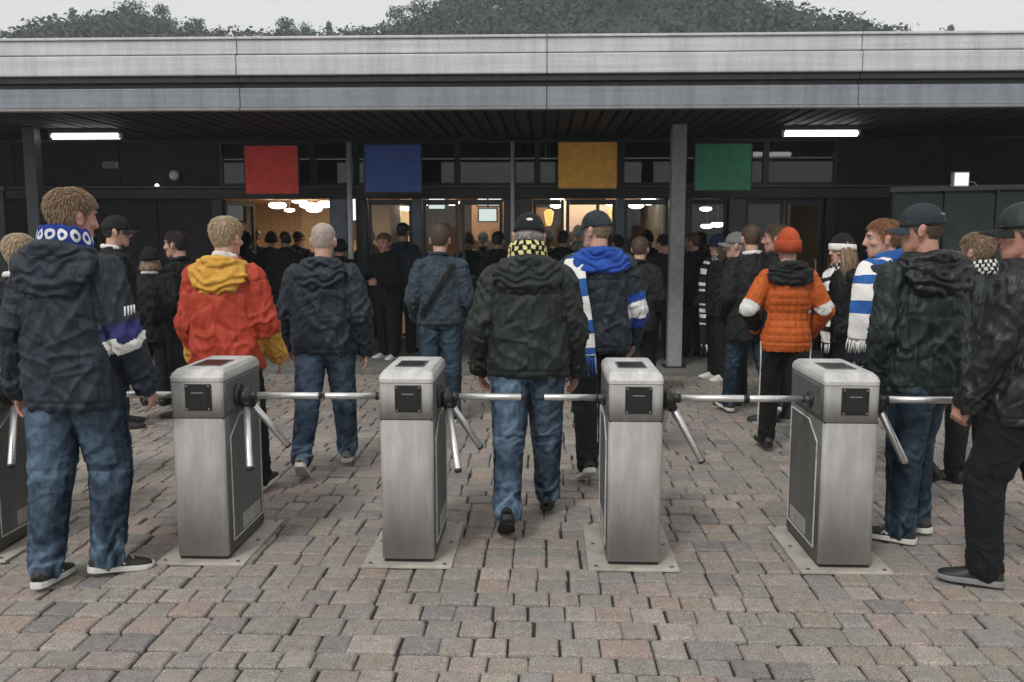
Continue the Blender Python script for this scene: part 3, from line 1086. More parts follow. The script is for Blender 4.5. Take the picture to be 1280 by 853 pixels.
    for i in (0, 1):
        shd, elb, wr, df = A[i]
        t1, d1 = closest(V, shd, elb); t2, d2 = closest(V, elb, wr + df * .012)
        d = np.minimum(d1, d2); tt = np.where(d1 < d2, t1, 1 + t2)
        sd = (-1, 1)[i]
        w_ = sstep(.125, .092, d) * sstep(.14, .20, np.abs(Q[:, 0])) * (np.sign(Q[:, 0]) == sd) if arms[i][0] + arms[i][2] < .5 else sstep(.125, .095, d) * sstep(.02, .15, tt)
        m = w_ > aw
        aw[m] = w_[m]; at[m] = tt[m]; asd[m] = sd
    sl = at * .28
    fw = N @ np.array(Y); sx = N @ np.array(X)
    SP = np.stack([sl * 15 + .9 * fw + .5 * sx * asd, fw * .9 + asd * 5, sx * .9], 1) + wq * .8 + off
    env = .5 + 1.0 * np.exp(-((at - 1.0) / .30) ** 2) + .9 * np.exp(-((at - 1.9) / .22) ** 2) + .5 * np.exp(-((at - .15) / .25) ** 2)
    SQ = np.stack([sl * 9 - 1.6 * fw, fw * .7, sx * .7 + asd * 3], 1) + wq * .6 + off + 50
    Da = (.5 if quilt else 1) * (.013 * np.clip(1 - np.abs(pn(SP)) * 3.6, 0, 1) + .011 * np.clip(1 - np.abs(pn(SQ)) * 4, 0, 1) + .007 * pn(SP * .7 + 9)) * env - .004
    D = D * (1 - aw) + Da * aw
    if detail:
        # seams: armhole, yoke, sides, cuffs
        D -= .0075 * np.exp(-((aw - .5) / .22) ** 2) * sstep(.12, .22, Q[:, 2])
        D -= .005 * np.exp(-((Q[:, 2] - .365 - .03 * np.abs(Q[:, 0])) / .006) ** 2) * (1 - aw) * (sx * 0 + 1) * (fw < .2)
        D -= .006 * np.exp(-((at - 1.80) / .028) ** 2) * aw
        D -= .004 * np.exp(-((np.abs(Q[:, 0]) - .128) / .006) ** 2) * (1 - aw) * (fw < -.3) * (Q[:, 2] < .365)
    D -= .004
    # hem band pulled in a little
    D -= .006 * np.exp(-((Q[:, 2] - hem - .035) / .008) ** 2) * (1 - aw)
    set_co(me, V + N * (D * fold)[:, None] * s)
    mats = [jacket] + [bd[3] for bd in bands]
    jo = link_mesh('jacket', me, mats, root)
    for q, bd in enumerate(bands):
        bs, t0, t1 = bd[0], bd[1], bd[2]
        if bs == 'hem': mask = (Q[:, 2] < t1) & (Q[:, 2] > t0) & (aw < .5)
        elif bs == 'yoke': mask = (Q[:, 2] > t0) & (Q[:, 2] < t1) & (aw < .9)
        else: mask = (asd == (-1 if bs == 'L' else 1)) & (aw > .45) & (at + .03 * wq[:, 1] > t0) & (at + .03 * wq[:, 1] < t1)
        face_mi(me, mask, q + 1)

    # ---------------- hood or collar
    if hood:
        mb = MB()
        hs = hood_size
        path = []
        for q in range(15):
            a = R(34) + R(292) * q / 14                     # from right front round the back to left front
            back = (1 - math.cos(a)) / 2
            side = abs(math.sin(a))
            path.append(T(.500 + .055 * back - .012 * side, (.112 + .020 * back) * hs * math.sin(a), -.020 + (.096 + .022 * back) * math.cos(a)))
        mb.limb(path, [.018 * s] + [(.024 + .012 * math.sin(math.pi * q / 14)) * s for q in range(1, 14)] + [.018 * s], 12, sub=2)
        z_ = .515 - hood_drop
        pr = [(.575, .088, .026, -.078), (.55, .125, .040, -.088), (.515, .158, .050, -.094), (.475, .168, .052, -.104), (.435, .155, .048, -.116), (.435 + (z_ - .435) * .4, .122, .042, -.122), (.435 + (z_ - .435) * .8, .085, .026, -.116), (z_, .050, .014, -.100)]
        mb.loft([(T(h, 0, y - b * .8), X, Y, rx * s * hs, ry * s) for h, rx, ry, y in pr], 22, pw=2.2)
        me = remesh(mb, vg * .8, 4)
        V, N = get_co(me), get_no(me)
        Qh = (V - np.array(pel)) / s @ np.array(Rl)
        rr = np.sqrt((Qh[:, 0] * .62) ** 2 + (Qh[:, 2] - .64) ** 2)
        n1 = pn(Qh * 11 + off)
        D = .0075 * np.sin(2 * np.pi * (rr / .055 + 1.6 * n1)) * sstep(.62, .5, Qh[:, 2]) + .006 * ridge(Qh * [9, 9, 14] + off) + .003 * ridge(Qh * 24 + off)
        set_co(me, V + N * (D * fold)[:, None])
        link_mesh('hood', me, hood if isinstance(hood, list) else [hood], root)
    elif collar:
        mb = MB()
        path = []
        for q in range(15):
            a = R(25) + R(310) * q / 14
            path.append(T(.555 + .018 * (1 - math.cos(a)) / 2, .076 * math.sin(a), -.014 + .076 * math.cos(a)))
        mb.limb(path, [.020 * s] * 15, 10, sub=2)
        me = remesh(mb, vg * .7, 4)
        V, N = get_co(me), get_no(me)
        set_co(me, V + N * (.003 * ridge(V * 22 + off))[:, None] + np.array([0, 0, 1]) * 0)
        link_mesh('collar', me, collar, root)

    # ---------------- shoes
    for i in (0, 1):
        shoe(root, J[i][3], shoes, sole, s, mark, mark_m, lace)

    # ---------------- hair and headgear
    kw = dict(seed=seed)
    kw.update(hair_kw or {})
    covered = bool(cap or beanie)
    if longhair: long_hair(root, MH, hair, hk, seed=seed, **longhair)
    elif hair:
        if covered: kw.setdefault('under_cap', True)
        if detail == 0: kw.setdefault('count', 500)
        hair_obj(root, MH, hair, hk, **kw)
    if cap: cap_obj(root, MH, k=hk, **cap)
    if beanie: beanie_obj(root, MH, k=hk, **beanie)
    root['_'] = 1
    del root['_']
    return dict(root=root, T=T, MH=MH, A=A, J=J, pel=pel, s=s, X=X, Y=Y, hk=hk)

# ================================================================== the setting
def paver_mat(name, src):
    t = NT(name)
    if src == 'obj':
        oi = t.n('ShaderNodeObjectInfo'); r = oi.outputs['Random']
    else:
        r = t.attr('tint')
    geo = t.n('ShaderNodeNewGeometry').outputs['Position']
    base = t.ramp(r, [(0.0, (0.251, 0.240, 0.229)), (.16, (0.320, 0.283, 0.251)), (.32, (0.272, 0.268, 0.256)), (.48, (0.336, 0.272, 0.240)), (.62, (0.262, 0.256, 0.218)), (.76, (0.373, 0.336, 0.299)), (.9, (0.214, 0.209, 0.209)), (1.0, (0.352, 0.293, 0.272))])
    big = t.noise(.55, 4, .6, geo)
    base = t.mix(.55, base, t.ramp(big, [(.3, (.72, .70, .68)), (.7, (1.25, 1.2, 1.14))]), 'MULTIPLY')
    md = t.noise(17, 5, .7, geo)
    base = t.mix(.6, base, t.ramp(md, [(.25, (.6,) * 3), (.75, (1.38,) * 3)]), 'MULTIPLY')
    sp = t.noise(190, 3, .75, geo)
    c = t.mix(.85, base, t.ramp(sp, [(.30, (.22,) * 3), (.5, (.90,) * 3), (.70, (2.1,) * 3)]), 'MULTIPLY')
    b = t.bump(md, .5, .012)
    b = t.bump(sp, .7, .004, b)
    return t.done(c, .82, b, spec=.3)


def paver_shape(seed):
    """block with chipped corners in the unit square, top at z = 0"""
    rng = random.Random(seed)
    g = .019
    base = []
    for (cx, cy, a) in ((0, 0, 0), (1, 0, 1), (1, 1, 2), (0, 1, 3)):
        c1, c2 = rng.uniform(.03, .10), rng.uniform(.03, .10)
        d = [((c2, 0), (0, c1)), ((0, c1), (-c2, 0)), ((-c2, 0), (0, -c1)), ((0, -c1), (c2, 0))][a]
        jx, jy = rng.uniform(-.010, .010), rng.uniform(-.010, .010)
        sx, sy = (1 if cx == 0 else -1), (1 if cy == 0 else -1)
        p1 = (cx + sx * g + jx, cy + sy * g * 1.9 + sy * c1 + jy); p2 = (cx + sx * g + sx * c2 + jx, cy + sy * g * 1.9 + jy)
        pp = [p1, p2] if a in (0, 2) else [p2, p1]
        base += [(x - .5, y - .5) for x, y in pp]
    V, F = [], []
    n = len(base)
    for (k, z) in ((1.0, -.05), (1.0, -.011), (.955, -.0035), (.88, 0.0)):
        for (x, y) in base: V.append((x * k, y * k, z + (rng.uniform(-.0016, .0016) if z > -.02 else 0)))
    V.append((0, 0, rng.uniform(.0, .003)))
    for i in range(3):
        for j in range(n): F.append((i * n + j, i * n + (j + 1) % n, (i + 1) * n + (j + 1) % n, (i + 1) * n + j))
    for j in range(n): F.append((3 * n + j, 3 * n + (j + 1) % n, 4 * n))
    return V, F


M['paver_single'] = paver_mat('paver_single', 'obj')
M['paver_mass'] = paver_mat('paver_mass', 'attr')
M['bedding'] = plain('bedding', (.028, .026, .024), .95, .35, scale=8, bumpk=.6)


def far_paving():
    t = NT('far_paving')
    br = t.n('ShaderNodeTexBrick')
    br.inputs['Scale'].default_value = 1.0
    br.inputs['Brick Width'].default_value = .16; br.inputs['Row Height'].default_value = .15; br.inputs['Mortar Size'].default_value = .006
    br.inputs['Color1'].default_value = (.33, .30, .28, 1); br.inputs['Color2'].default_value = (.29, .27, .26, 1); br.inputs['Mortar'].default_value = (.05, .045, .04, 1)
    t.l(t.obj(), br.inputs['Vector'])
    c = t.mix(.6, br.outputs['Color'], t.ramp(t.noise(.6, 5, .7), [(.25, (.7,) * 3), (.75, (1.3,) * 3)]), 'MULTIPLY')
    return t.done(c, .85, t.bump(t.noise(60, 3, .7), .4, .006))


M['far_paving'] = far_paving()
ground = mesh_obj('ground', [(-300, -300, -.03), (300, -300, -.03), (300, 300, -.03), (-300, 300, -.03)], [(0, 1, 2, 3)], M['far_paving'])
tag(ground, kind='structure')
bed = mesh_obj('paving_bed', [(-8.6, 1.5, -.0165), (8.8, 1.5, -.0165), (8.8, 10.5, -.0165), (-8.6, 10.5, -.0165)], [(0, 1, 2, 3)], M['bedding'])
tag(bed, kind='structure')
plaza = empty('plaza_paving')
tag(plaza, kind='structure')
PAVX0, PAVX1, PAVY0, PAVY1 = -8.2, 8.4, 1.6, 10.42


def build_pavers():
    rng = random.Random(11)
    shapes = [paver_shape(s) for s in range(14)]
    cells = []
    y = PAVY0
    widths = []
    while y < PAVY1 - .03:
        h = min(rng.choice((.135, .145, .15, .15, .155, .165)), PAVY1 - y)
        # some rows line up with the one before, others start afresh
        if not widths or rng.random() < .62:
            widths = [rng.choice((.13, .14, .15, .155, .165, .175, .215)) for _ in range(140)]
            x0 = PAVX0 - rng.uniform(0, .15)
        x = x0
        for w in widths:
            if x > PAVX1: break
            wav = .012 * math.sin(x * 1.4 + y * .6) + .006 * math.sin(x * 4.3 + y * 2)
            cells.append((x + w / 2 + rng.uniform(-.006, .006), y + h / 2 + wav, w, h, rng.randrange(14), rng.uniform(-.005, .005), rng.uniform(-.03, .03), rng.uniform(-.018, .018), rng.uniform(-.016, .016)))
            x += w
        y += h
    vis = sorted([c for c in cells if c[1] > 3.02 and abs(c[0] + .036 * c[1]) < .60 * c[1]], key=lambda c: c[1])
    single = set(id(c) for c in vis[:296])
    meshes = []
    for V, F in shapes:
        me = bpy.data.meshes.new('paver'); me.from_pydata(V, [], F); me.materials.append(M['paver_single']); me.update(); meshes.append(me)
    VV, FF, TT = [], [], []
    for c in cells:
        X, Y, w, h, k, dz, rz, tx, ty = c
        if id(c) in single:
            o = bpy.data.objects.new('paver', meshes[k]); C.objects.link(o); o.parent = plaza
            o.location = (X, Y, dz); o.scale = (w, h, 1); o.rotation_euler = (tx, ty, rz)
        else:
            V, F = shapes[k]
            b = len(VV); t = rng.random()
            cr, sr = math.cos(rz), math.sin(rz)
            for (x, y_, z) in V:
                x, y_ = x * w, y_ * h
                VV.append((X + x * cr - y_ * sr, Y + x * sr + y_ * cr, dz + z + tx * y_ - ty * x)); TT.append(t)
            FF += [tuple(b + i for i in f) for f in F]
    o = mesh_obj('paver_field', VV, FF, M['paver_mass'], plaza)
    set_attr(o.data, 'tint', TT)
    o['kind'] = 'stuff'


build_pavers()

# ------------------------------------------------------------------ materials of the building
M['dark_wall'] = plain('dark_wall', (.022, .022, .024), .75, .35, scale=5, bumpk=.25)
M['dark_frame'] = plain('dark_frame', (.020, .022, .024), .45, .3, scale=9)
M['grey_frame'] = plain('grey_frame', (.075, .08, .085), .5, .25, scale=9)
M['soffit_dark'] = plain('soffit_dark', (.030, .030, .031), .7, .3, scale=6)  # soffit and walls coloured dark to stand in for shade under the canopy
M['blue_steel'] = plain('blue_steel', (.14, .175, .22), .5, .25, scale=6)
M['pale_pipe'] = plain('pale_pipe', (.70, .68, .70), .5, .15)
M['concrete_post'] = plain('concrete_post', (.30, .30, .30), .8, .3, scale=14, bumpk=.4)
M['step_stone'] = plain('step_stone', (.17, .165, .155), .85, .3, scale=9, bumpk=.4)
M['green_panel'] = plain('green_panel', (.030, .050, .044), .6, .3, scale=5, bumpk=.2)
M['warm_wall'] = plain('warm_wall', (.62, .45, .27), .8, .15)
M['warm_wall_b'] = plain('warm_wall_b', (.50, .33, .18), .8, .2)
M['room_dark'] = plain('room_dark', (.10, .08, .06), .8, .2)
M['room_floor'] = plain('room_floor', (.06, .05, .045), .5, .3)
M['pink_board'] = plain('pink_board', (.60, .44, .40), .7, .1)
M['brown_board'] = plain('brown_board', (.22, .11, .055), .7, .2)
M['lamp_white'] = glow('lamp_white', (1, .93, .80), 7.0)
M['tube_white'] = glow('tube_white', (1, .985, .93), 4.0)
M['screen_white'] = glow('screen_white', (.92, 1.0, .95), .95, (.3, .3, .3))
M['amber_lamp'] = glow('amber_lamp', (1, .55, .14), 1.6, (.6, .3, .1))
M['black_plastic'] = plain('black_plastic', (.012, .012, .013), .42, .2)


def weathered(name, col, dirt, streak=(7, 7, .6), rough=.5, metal=0.0):
    t = NT(name)
    n1 = t.noise(1.0, 5, .65, stretch=streak)
    n2 = t.noise(3.0, 5, .6, stretch=(.25, 4, 9))
    n3 = t.noise(70, 3, .7)
    c = t.mix(t.ramp(n1, [(.42, (0,) * 3), (.75, (.75,) * 3)]), col, dirt)
    c = t.mix(.35, c, t.ramp(n2, [(.3, (.65,) * 3), (.7, (1.3,) * 3)]), 'MULTIPLY')
    c = t.mix(.5, c, t.ramp(n3, [(.3, (.7,) * 3), (.7, (1.3,) * 3)]), 'MULTIPLY')
    return t.done(c, rough, t.bump(n3, .15, .004), metal)


M['fascia_pale'] = weathered('fascia_pale', (.60, .59, .62), (.38, .38, .40))
M['fascia_blue'] = weathered('fascia_blue', (.25, .28, .315), (.14, .155, .175))
M['fascia_dark'] = weathered('fascia_dark', (.07, .068, .068), (.035, .034, .034))  # plain dark tone of the recessed strip, gutter board and deck
M['fascia_lip'] = weathered('fascia_lip', (.27, .26, .26), (.16, .155, .15))


def glass_mat():
    t = NT('door_glass')
    out = t.t.nodes['Material Output']
    tr = t.n('ShaderNodeBsdfTransparent'); tr.inputs[0].default_value = (.80, .83, .82, 1)
    gl = t.n('ShaderNodeBsdfGlossy'); gl.inputs[0].default_value = (.9, .9, .9, 1); gl.inputs['Roughness'].default_value = .03
    fr = t.n('ShaderNodeFresnel'); fr.inputs['IOR'].default_value = 1.45
    mx = t.n('ShaderNodeMixShader')
    t.l(fr.outputs[0], mx.inputs[0]); t.l(tr.outputs[0], mx.inputs[1]); t.l(gl.outputs[0], mx.inputs[2]); t.l(mx.outputs[0], out.inputs['Surface'])
    return t.m


M['door_glass'] = glass_mat()

# ------------------------------------------------------------------ the entrance building
bld = empty('entrance_building', (0, 12.3, 0))
tag(bld, 'long dark entrance building with pale layered roof edge and glazed doors under its canopy', 'building')


def bpart(name, boxes, mat, parent=bld, bev=0.0):
    """boxes in world metres"""
    mb = MB()
    for lo, hi in boxes:
        if parent is not None: lo, hi = (lo[0], lo[1] - 12.3, lo[2]), (hi[0], hi[1] - 12.3, hi[2])
        mb.box(lo, hi, 0, bev)
    return mb.build(name, mat, parent)


BX0, BX1 = -9.0, 9.2
# canopy: soffit, fascia layers stepping forward to the pale roof edge
bpart('canopy_slab', [((BX0, 9.06, 3.02), (BX1, 12.6, 3.12))], M['soffit_dark'])
i = 0
x = BX0 + .02
slat_me = None
while x < BX1 - .1:
    if slat_me is None:
        so = bpart('soffit_slat', [((0, 9.10, 2.955), (.115, 12.27, 3.015))], M['soffit_dark'], bev=.006)
        slat_me = so.data
        so.location.x = x
    else:
        so = bpy.data.objects.new('soffit_slat', slat_me); C.objects.link(so); so.parent = bld; so.location.x = x
    so.location.z = .004 * math.sin(i * 2.3)
    x += .155
    i += 1
XS = [BX0, -6.1, -3.05, 0.02, 3.06, 6.12, BX1]
for a, b in zip(XS[:-1], XS[1:]):
    a, b = a + .003, b - .003
    bpart('fascia_board', [((a, 8.98, 2.935), (b, 9.06, 3.125))], M['fascia_blue'], bev=.008)
    bpart('fascia_lip', [((a, 8.965, 2.905), (b, 9.07, 2.932))], M['fascia_lip'], bev=.004)
    bpart('gutter_recess', [((a, 9.03, 3.128), (b, 9.09, 3.175))], M['fascia_dark'])
    bpart('gutter_board', [((a, 8.955, 3.177), (b, 9.02, 3.228))], M['fascia_dark'], bev=.006)
    bpart('roof_edge', [((a, 8.90, 3.238), (b, 9.0, 3.430))], M['fascia_pale'], bev=.012)
    bpart('roof_edge', [((a, 8.94, 3.446), (b, 9.05, 3.585))], M['fascia_pale'], bev=.012)
    bpart('roof_cap', [((a, 8.92, 3.587), (b, 9.10, 3.612))], M['fascia_pale'], bev=.006)
    bpart('roof_deck', [((a, 9.02, 3.18), (b, 18.3, 3.55))], M['fascia_dark'])
# ridge behind the roof edge
bpart('threshold_step', [((BX0, 10.45, -.02), (BX1, 18.0, .07))], M['step_stone'], bev=.012)

FY = 12.3
ZB = .07
# left closed wall of tall dark sheets, and the closed part on the right
for a, b in ((BX0, -8.1), (-8.1, -7.2), (-7.2, -6.3), (-6.3, -5.4), (-5.4, -4.62)):
    bpart('wall_sheet', [((a + .006, FY + .0, ZB), (b - .006, FY + .12, 2.285))], M['dark_wall'], bev=.006)
for a, b in ((3.95, 4.8), (4.8, 5.7), (5.7, 6.6), (6.6, 7.9), (7.9, BX1)):
    bpart('wall_sheet', [((a + .006, FY + .0, ZB), (b - .006, FY + .12, 2.285))], M['dark_wall'], bev=.006)
bpart('wall_core', [((BX0, FY + .13, ZB), (-4.63, FY + .25, 2.95))], M['dark_wall'])
bpart('wall_core', [((3.96, FY + .13, ZB), (BX1, FY + .25, 2.95))], M['dark_wall'])
bpart('header_beam', [((BX0, FY - .10, 2.15), (BX1, FY - .005, 2.29))], M['dark_frame'], bev=.01)
bpart('header_trim', [((BX0, FY - .13, 2.295), (BX1, FY - .02, 2.325))], M['grey_frame'], bev=.005)
# transom windows over the doors
TX = [-8.9, -7.4, -5.9, -4.5, -3.2, -2.6, -1.2, -.1, 1.05, 1.9, 3.0, 3.95, 5.4, 7.0, 9.1]
for a, b in zip(TX[:-1], TX[1:]):
    if b < -4 or a > 3.5:
        bpart('wall_sheet', [((a + .004, FY, 2.33), (b - .004, FY + .08, 2.95))], M['dark_wall'], bev=.005)
        continue
    w = bpart('transom_window', [((a, FY, 2.33), (a + .04, FY + .08, 2.95)), ((b - .04, FY, 2.33), (b, FY + .08, 2.95)), ((a + .043, FY + .003, 2.33), (b - .043, FY + .077, 2.37)), ((a + .043, FY + .003, 2.91), (b - .043, FY + .077, 2.95))], M['dark_frame'])
    p = bpart('pane', [((a + .044, FY + .03, 2.372), (b - .044, FY + .04, 2.908))], M['door_glass'], w)
    p.data.transform(Matrix.Identity(4))


def door(a, b, swing=0.0, rail=True, dark=False):
    fr = .045
    o = empty('door', (a, FY + .05, ZB)); o.parent = bld; o.location = (a, .05, ZB); o.rotation_euler = (0, 0, swing)
    w, h = b - a, 2.07
    mb = MB()
    mb.box((0, -.03, 0), (fr, .03, h), 0, .004).box((w - fr, -.03, 0), (w, .03, h), 0, .004)
    mb.box((fr + .002, -.027, 0), (w - fr - .002, .027, .14)).box((fr + .002, -.027, h - .07), (w - fr - .002, .027, h))
    if rail: mb.box((fr + .002, -.025, .98), (w - fr - .002, .025, 1.03))
    mb.build('door_frame', M['grey_frame' if not dark else 'dark_frame'], o)
    MB().box((fr - .004, -.006, .13), (w - fr + .004, .006, h - .06)).build('pane', M['door_glass'], o)
    MB().tube([(w - .09, -.03, .85), (w - .09, -.075, .88), (w - .09, -.075, 1.22), (w - .09, -.03, 1.25)], .012, 8).build('handle', M['pale_pipe'], o, True)
    return o


for a, b, d in ((-2.44, -1.83, 0), (-1.68, -1.185, 0), (-1.145, -.575, 0), (-.155, .27, 0), (.30, .98, 0), (1.10, 1.70, 0), (1.98, 2.50, 1), (2.74, 3.26, 1), (3.28, 3.80, 1)):
    door(a, b, dark=bool(d))
door(-4.47, -3.72, 1.35)
dd = door(-3.70, -2.96, 0); dd.rotation_euler[2] = -1.45 + math.pi; dd.location.x = -2.96
# posts between the doors
bpart('door_post', [((-4.62, FY - .04, ZB), (-4.48, FY + .12, 2.149))], M['dark_frame'], bev=.008)
bpart('door_post', [((-2.94, FY - .16, ZB), (-2.70, FY + .12, 2.149))], M['blue_steel'], bev=.012)
bpart('door_post', [((-2.60, FY - .06, ZB), (-2.45, FY + .12, 2.149))], M['dark_frame'], bev=.008)
bpart('door_post', [((-1.82, FY - .06, ZB), (-1.69, FY + .12, 2.149))], M['blue_steel'], bev=.008)
bpart('door_post', [((-.56, FY - .08, ZB), (-.165, FY + .12, 2.149))], M['grey_frame'], bev=.008)
bpart('door_post', [((.985, FY - .06, ZB), (1.09, FY + .12, 2.149))], M['blue_steel'], bev=.008)
bpart('door_post', [((1.71, FY - .08, ZB), (1.97, FY + .12, 2.149))], M['dark_frame'], bev=.008)
bpart('door_post', [((2.51, FY - .06, ZB), (2.73, FY + .12, 2.149))], M['grey_frame'], bev=.008)
bpart('door_post', [((3.81, FY - .06, ZB), (3.95, FY + .12, 2.149))], M['dark_frame'], bev=.008)
for px, r in ((-2.645, .038), (-.43, .028)):
    MB().tube([(px, -.20, ZB), (px, -.20, 2.9)], r, 12).build('downpipe', M['pale_pipe'], bld, True)
# canopy pillars
for px, w, m in ((1.585, .085, 'concrete_post'), (-6.22, .075, 'grey_frame'), (7.4, .085, 'concrete_post')):
    bpart('canopy_pillar', [((px - w, 10.66, .07), (px + w, 10.66 + 2 * w, 2.953))], M[m], bev=.012)
    bpart('pillar_foot', [((px - w - .05, 10.61, .065), (px + w + .05, 10.71 + 2 * w, .085))], M['dark_frame'], bev=.004)
# hall behind the doors
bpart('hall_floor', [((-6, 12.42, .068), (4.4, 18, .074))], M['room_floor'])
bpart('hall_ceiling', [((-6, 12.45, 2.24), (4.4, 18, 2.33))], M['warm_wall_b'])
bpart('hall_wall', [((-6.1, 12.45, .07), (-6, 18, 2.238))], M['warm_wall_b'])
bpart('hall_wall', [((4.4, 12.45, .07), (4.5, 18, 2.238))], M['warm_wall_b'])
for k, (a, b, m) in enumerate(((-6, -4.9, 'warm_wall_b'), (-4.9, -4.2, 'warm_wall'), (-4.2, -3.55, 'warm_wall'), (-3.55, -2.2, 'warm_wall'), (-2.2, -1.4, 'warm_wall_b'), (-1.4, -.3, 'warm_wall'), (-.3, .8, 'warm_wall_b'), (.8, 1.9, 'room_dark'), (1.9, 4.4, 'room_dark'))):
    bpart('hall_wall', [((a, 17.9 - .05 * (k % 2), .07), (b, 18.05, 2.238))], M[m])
bpart('rear_wall', [((BX0, 18.1, .07), (BX1, 18.25, 3.15))], M['dark_wall'])  # unseen, added to keep sky light from behind off the transoms
bpart('loft_side', [((BX0, 12.6, 2.96), (BX0 + .1, 18.1, 3.15))], M['dark_wall'])
bpart('loft_side', [((BX1 - .1, 12.6, 2.96), (BX1, 18.1, 3.15))], M['dark_wall'])
bpart('hall_partition', [((-2.35, 13.6, .07), (-2.2, 17.8, 2.236))], M['warm_wall'])
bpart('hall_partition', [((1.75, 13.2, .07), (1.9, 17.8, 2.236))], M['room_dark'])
bpart('wall_board', [((-3.95, 17.75, 1.55), (-3.60, 17.83, 2.15))], M['brown_board'])
bpart('wall_board', [((.30, 14.6, 1.70), (.84, 14.66, 2.22))], M['pink_board'])
bpart('wall_board', [((.90, 14.6, 1.85), (1.22, 14.66, 2.22))], M['pink_board'])
bpart('wall_board', [((-.28, 14.9, 1.78), (.05, 14.96, 2.10))], M['brown_board'])
bpart('wall_board', [((-2.17, 15.2, 1.55), (-2.10, 16.6, 2.30))], M['brown_board'])
bpart('wall_board', [((-1.22, 15.0, 1.55), (-.62, 15.06, 2.25))], M['brown_board'])

# ------------------------------------------------------------------ hill behind with its trees
M['hill_ground'] = plain('hill_ground', (.034, .044, .038), .95, .4, scale=.12, bumpk=.2)
CREST = [(-150, 8), (-95, 33), (-84, 36), (-71, 39.0), (-62, 39.8), (-56, 37.5), (-40, 38.8), (-26, 39.2), (-20, 40.5), (-12, 43), (5, 46), (20, 45.5), (31, 42), (40, 40), (52, 38), (62, 36.5), (75, 35), (90, 34), (150, 14)]
_cx = [c[0] for c in CREST]; _cz = [c[1] - 7.0 for c in CREST]


def hill_z(x, y):
    t = float(sstep(60, 150, y)) * float(1 - .6 * sstep(165, 260, y))
    return np.interp(x, _cx, _cz) * t - .5 + 1.5 * math.sin(x * .07 + y * .05) * t


V, F = [], []
nx, ny = 60, 26
for j in range(ny):
    for i in range(nx):
        X_, Y_ = -170 + 340 * i / (nx - 1), 55 + 210 * j / (ny - 1)
        V.append((X_, Y_, hill_z(X_, Y_)))
for j in range(ny - 1):
    for i in range(nx - 1): F.append((j * nx + i, j * nx + i + 1, (j + 1) * nx + i + 1, (j + 1) * nx + i))
hill = mesh_obj('hill', V, F, M['hill_ground'], None, True)
tag(hill, kind='structure')


def leaf_mat(name, col):
    t = NT(name)
    n1 = t.noise(.55, 3, .6)
    c = t.ramp(n1, [(.3, sc(col, .55)), (.7, sc(col, 1.5))])
    return t.done(c, .75, spec=.2)


M['leaf_dark'] = leaf_mat('leaf_dark', (.022, .036, .030))
M['leaf_mid'] = leaf_mat('leaf_mid', (.040, .052, .042))
M['leaf_brown'] = leaf_mat('leaf_brown', (.060, .055, .048))
M['bark'] = plain('bark', (.05, .042, .035), .9, .3)


def crown_mesh(seed, w, h, kind, n=1500):
    rng = np.random.RandomState(seed)
    V, F = [], []
    cl = []
    for k in range(26 if kind != 'cone' else 22):
        if kind == 'cone':
            z = rng.uniform(0, 1) ** .9; a = rng.uniform(0, 6.28); r = (1 - z) * .5 * rng.uniform(.3, 1)
            cl.append((r * w * math.cos(a), r * w * math.sin(a), z * h, .16 + .2 * (1 - z)))
        else:
            a = rng.uniform(0, 6.28); r = rng.uniform(0, .42); z = rng.uniform(.2, .85)
            cl.append((r * w * math.cos(a), r * w * math.sin(a), z * h, rng.uniform(.10, .24)))
    for i in range(n):
        c = cl[rng.randint(len(cl))]
        d = rng.normal(0, 1, 3); d /= np.linalg.norm(d)
        p = np.array(c[:3]) + d * c[3] * w * rng.uniform(.55, 1.05) * np.array([1, 1, .8])
        u = rng.normal(0, 1, 3); u /= np.linalg.norm(u); v = np.cross(u, d); v /= np.linalg.norm(v) + 1e-6
        q = w * rng.uniform(.016, .036)
        b = len(V)
        V += [p - u * q, p + v * q * .7, p + u * q, p - v * q * .7 + d * q * .3]
        F.append((b, b + 1, b + 2, b + 3))
    me = bpy.data.meshes.new('crown'); me.from_pydata([tuple(x) for x in V], [], F); me.update()
    return me


def trunk_mesh(h, r):
    mb = MB()
    mb.tube([(0, 0, -.8), (.05, 0, h * .4), (.0, .08, h * .8)], [r, r * .7, r * .25], 7)
    for k in range(4):
        a = k * 1.7
        mb.tube([(0.03, 0, h * (.35 + .08 * k)), (math.cos(a) * h * .12, math.sin(a) * h * .12, h * (.5 + .08 * k)), (math.cos(a) * h * .22, math.sin(a) * h * .22, h * (.62 + .07 * k))], [r * .4, r * .25, r * .1], 5)
    me = bpy.data.meshes.new('trunk'); me.from_pydata(mb.V, [], mb.F); me.update()
    return me


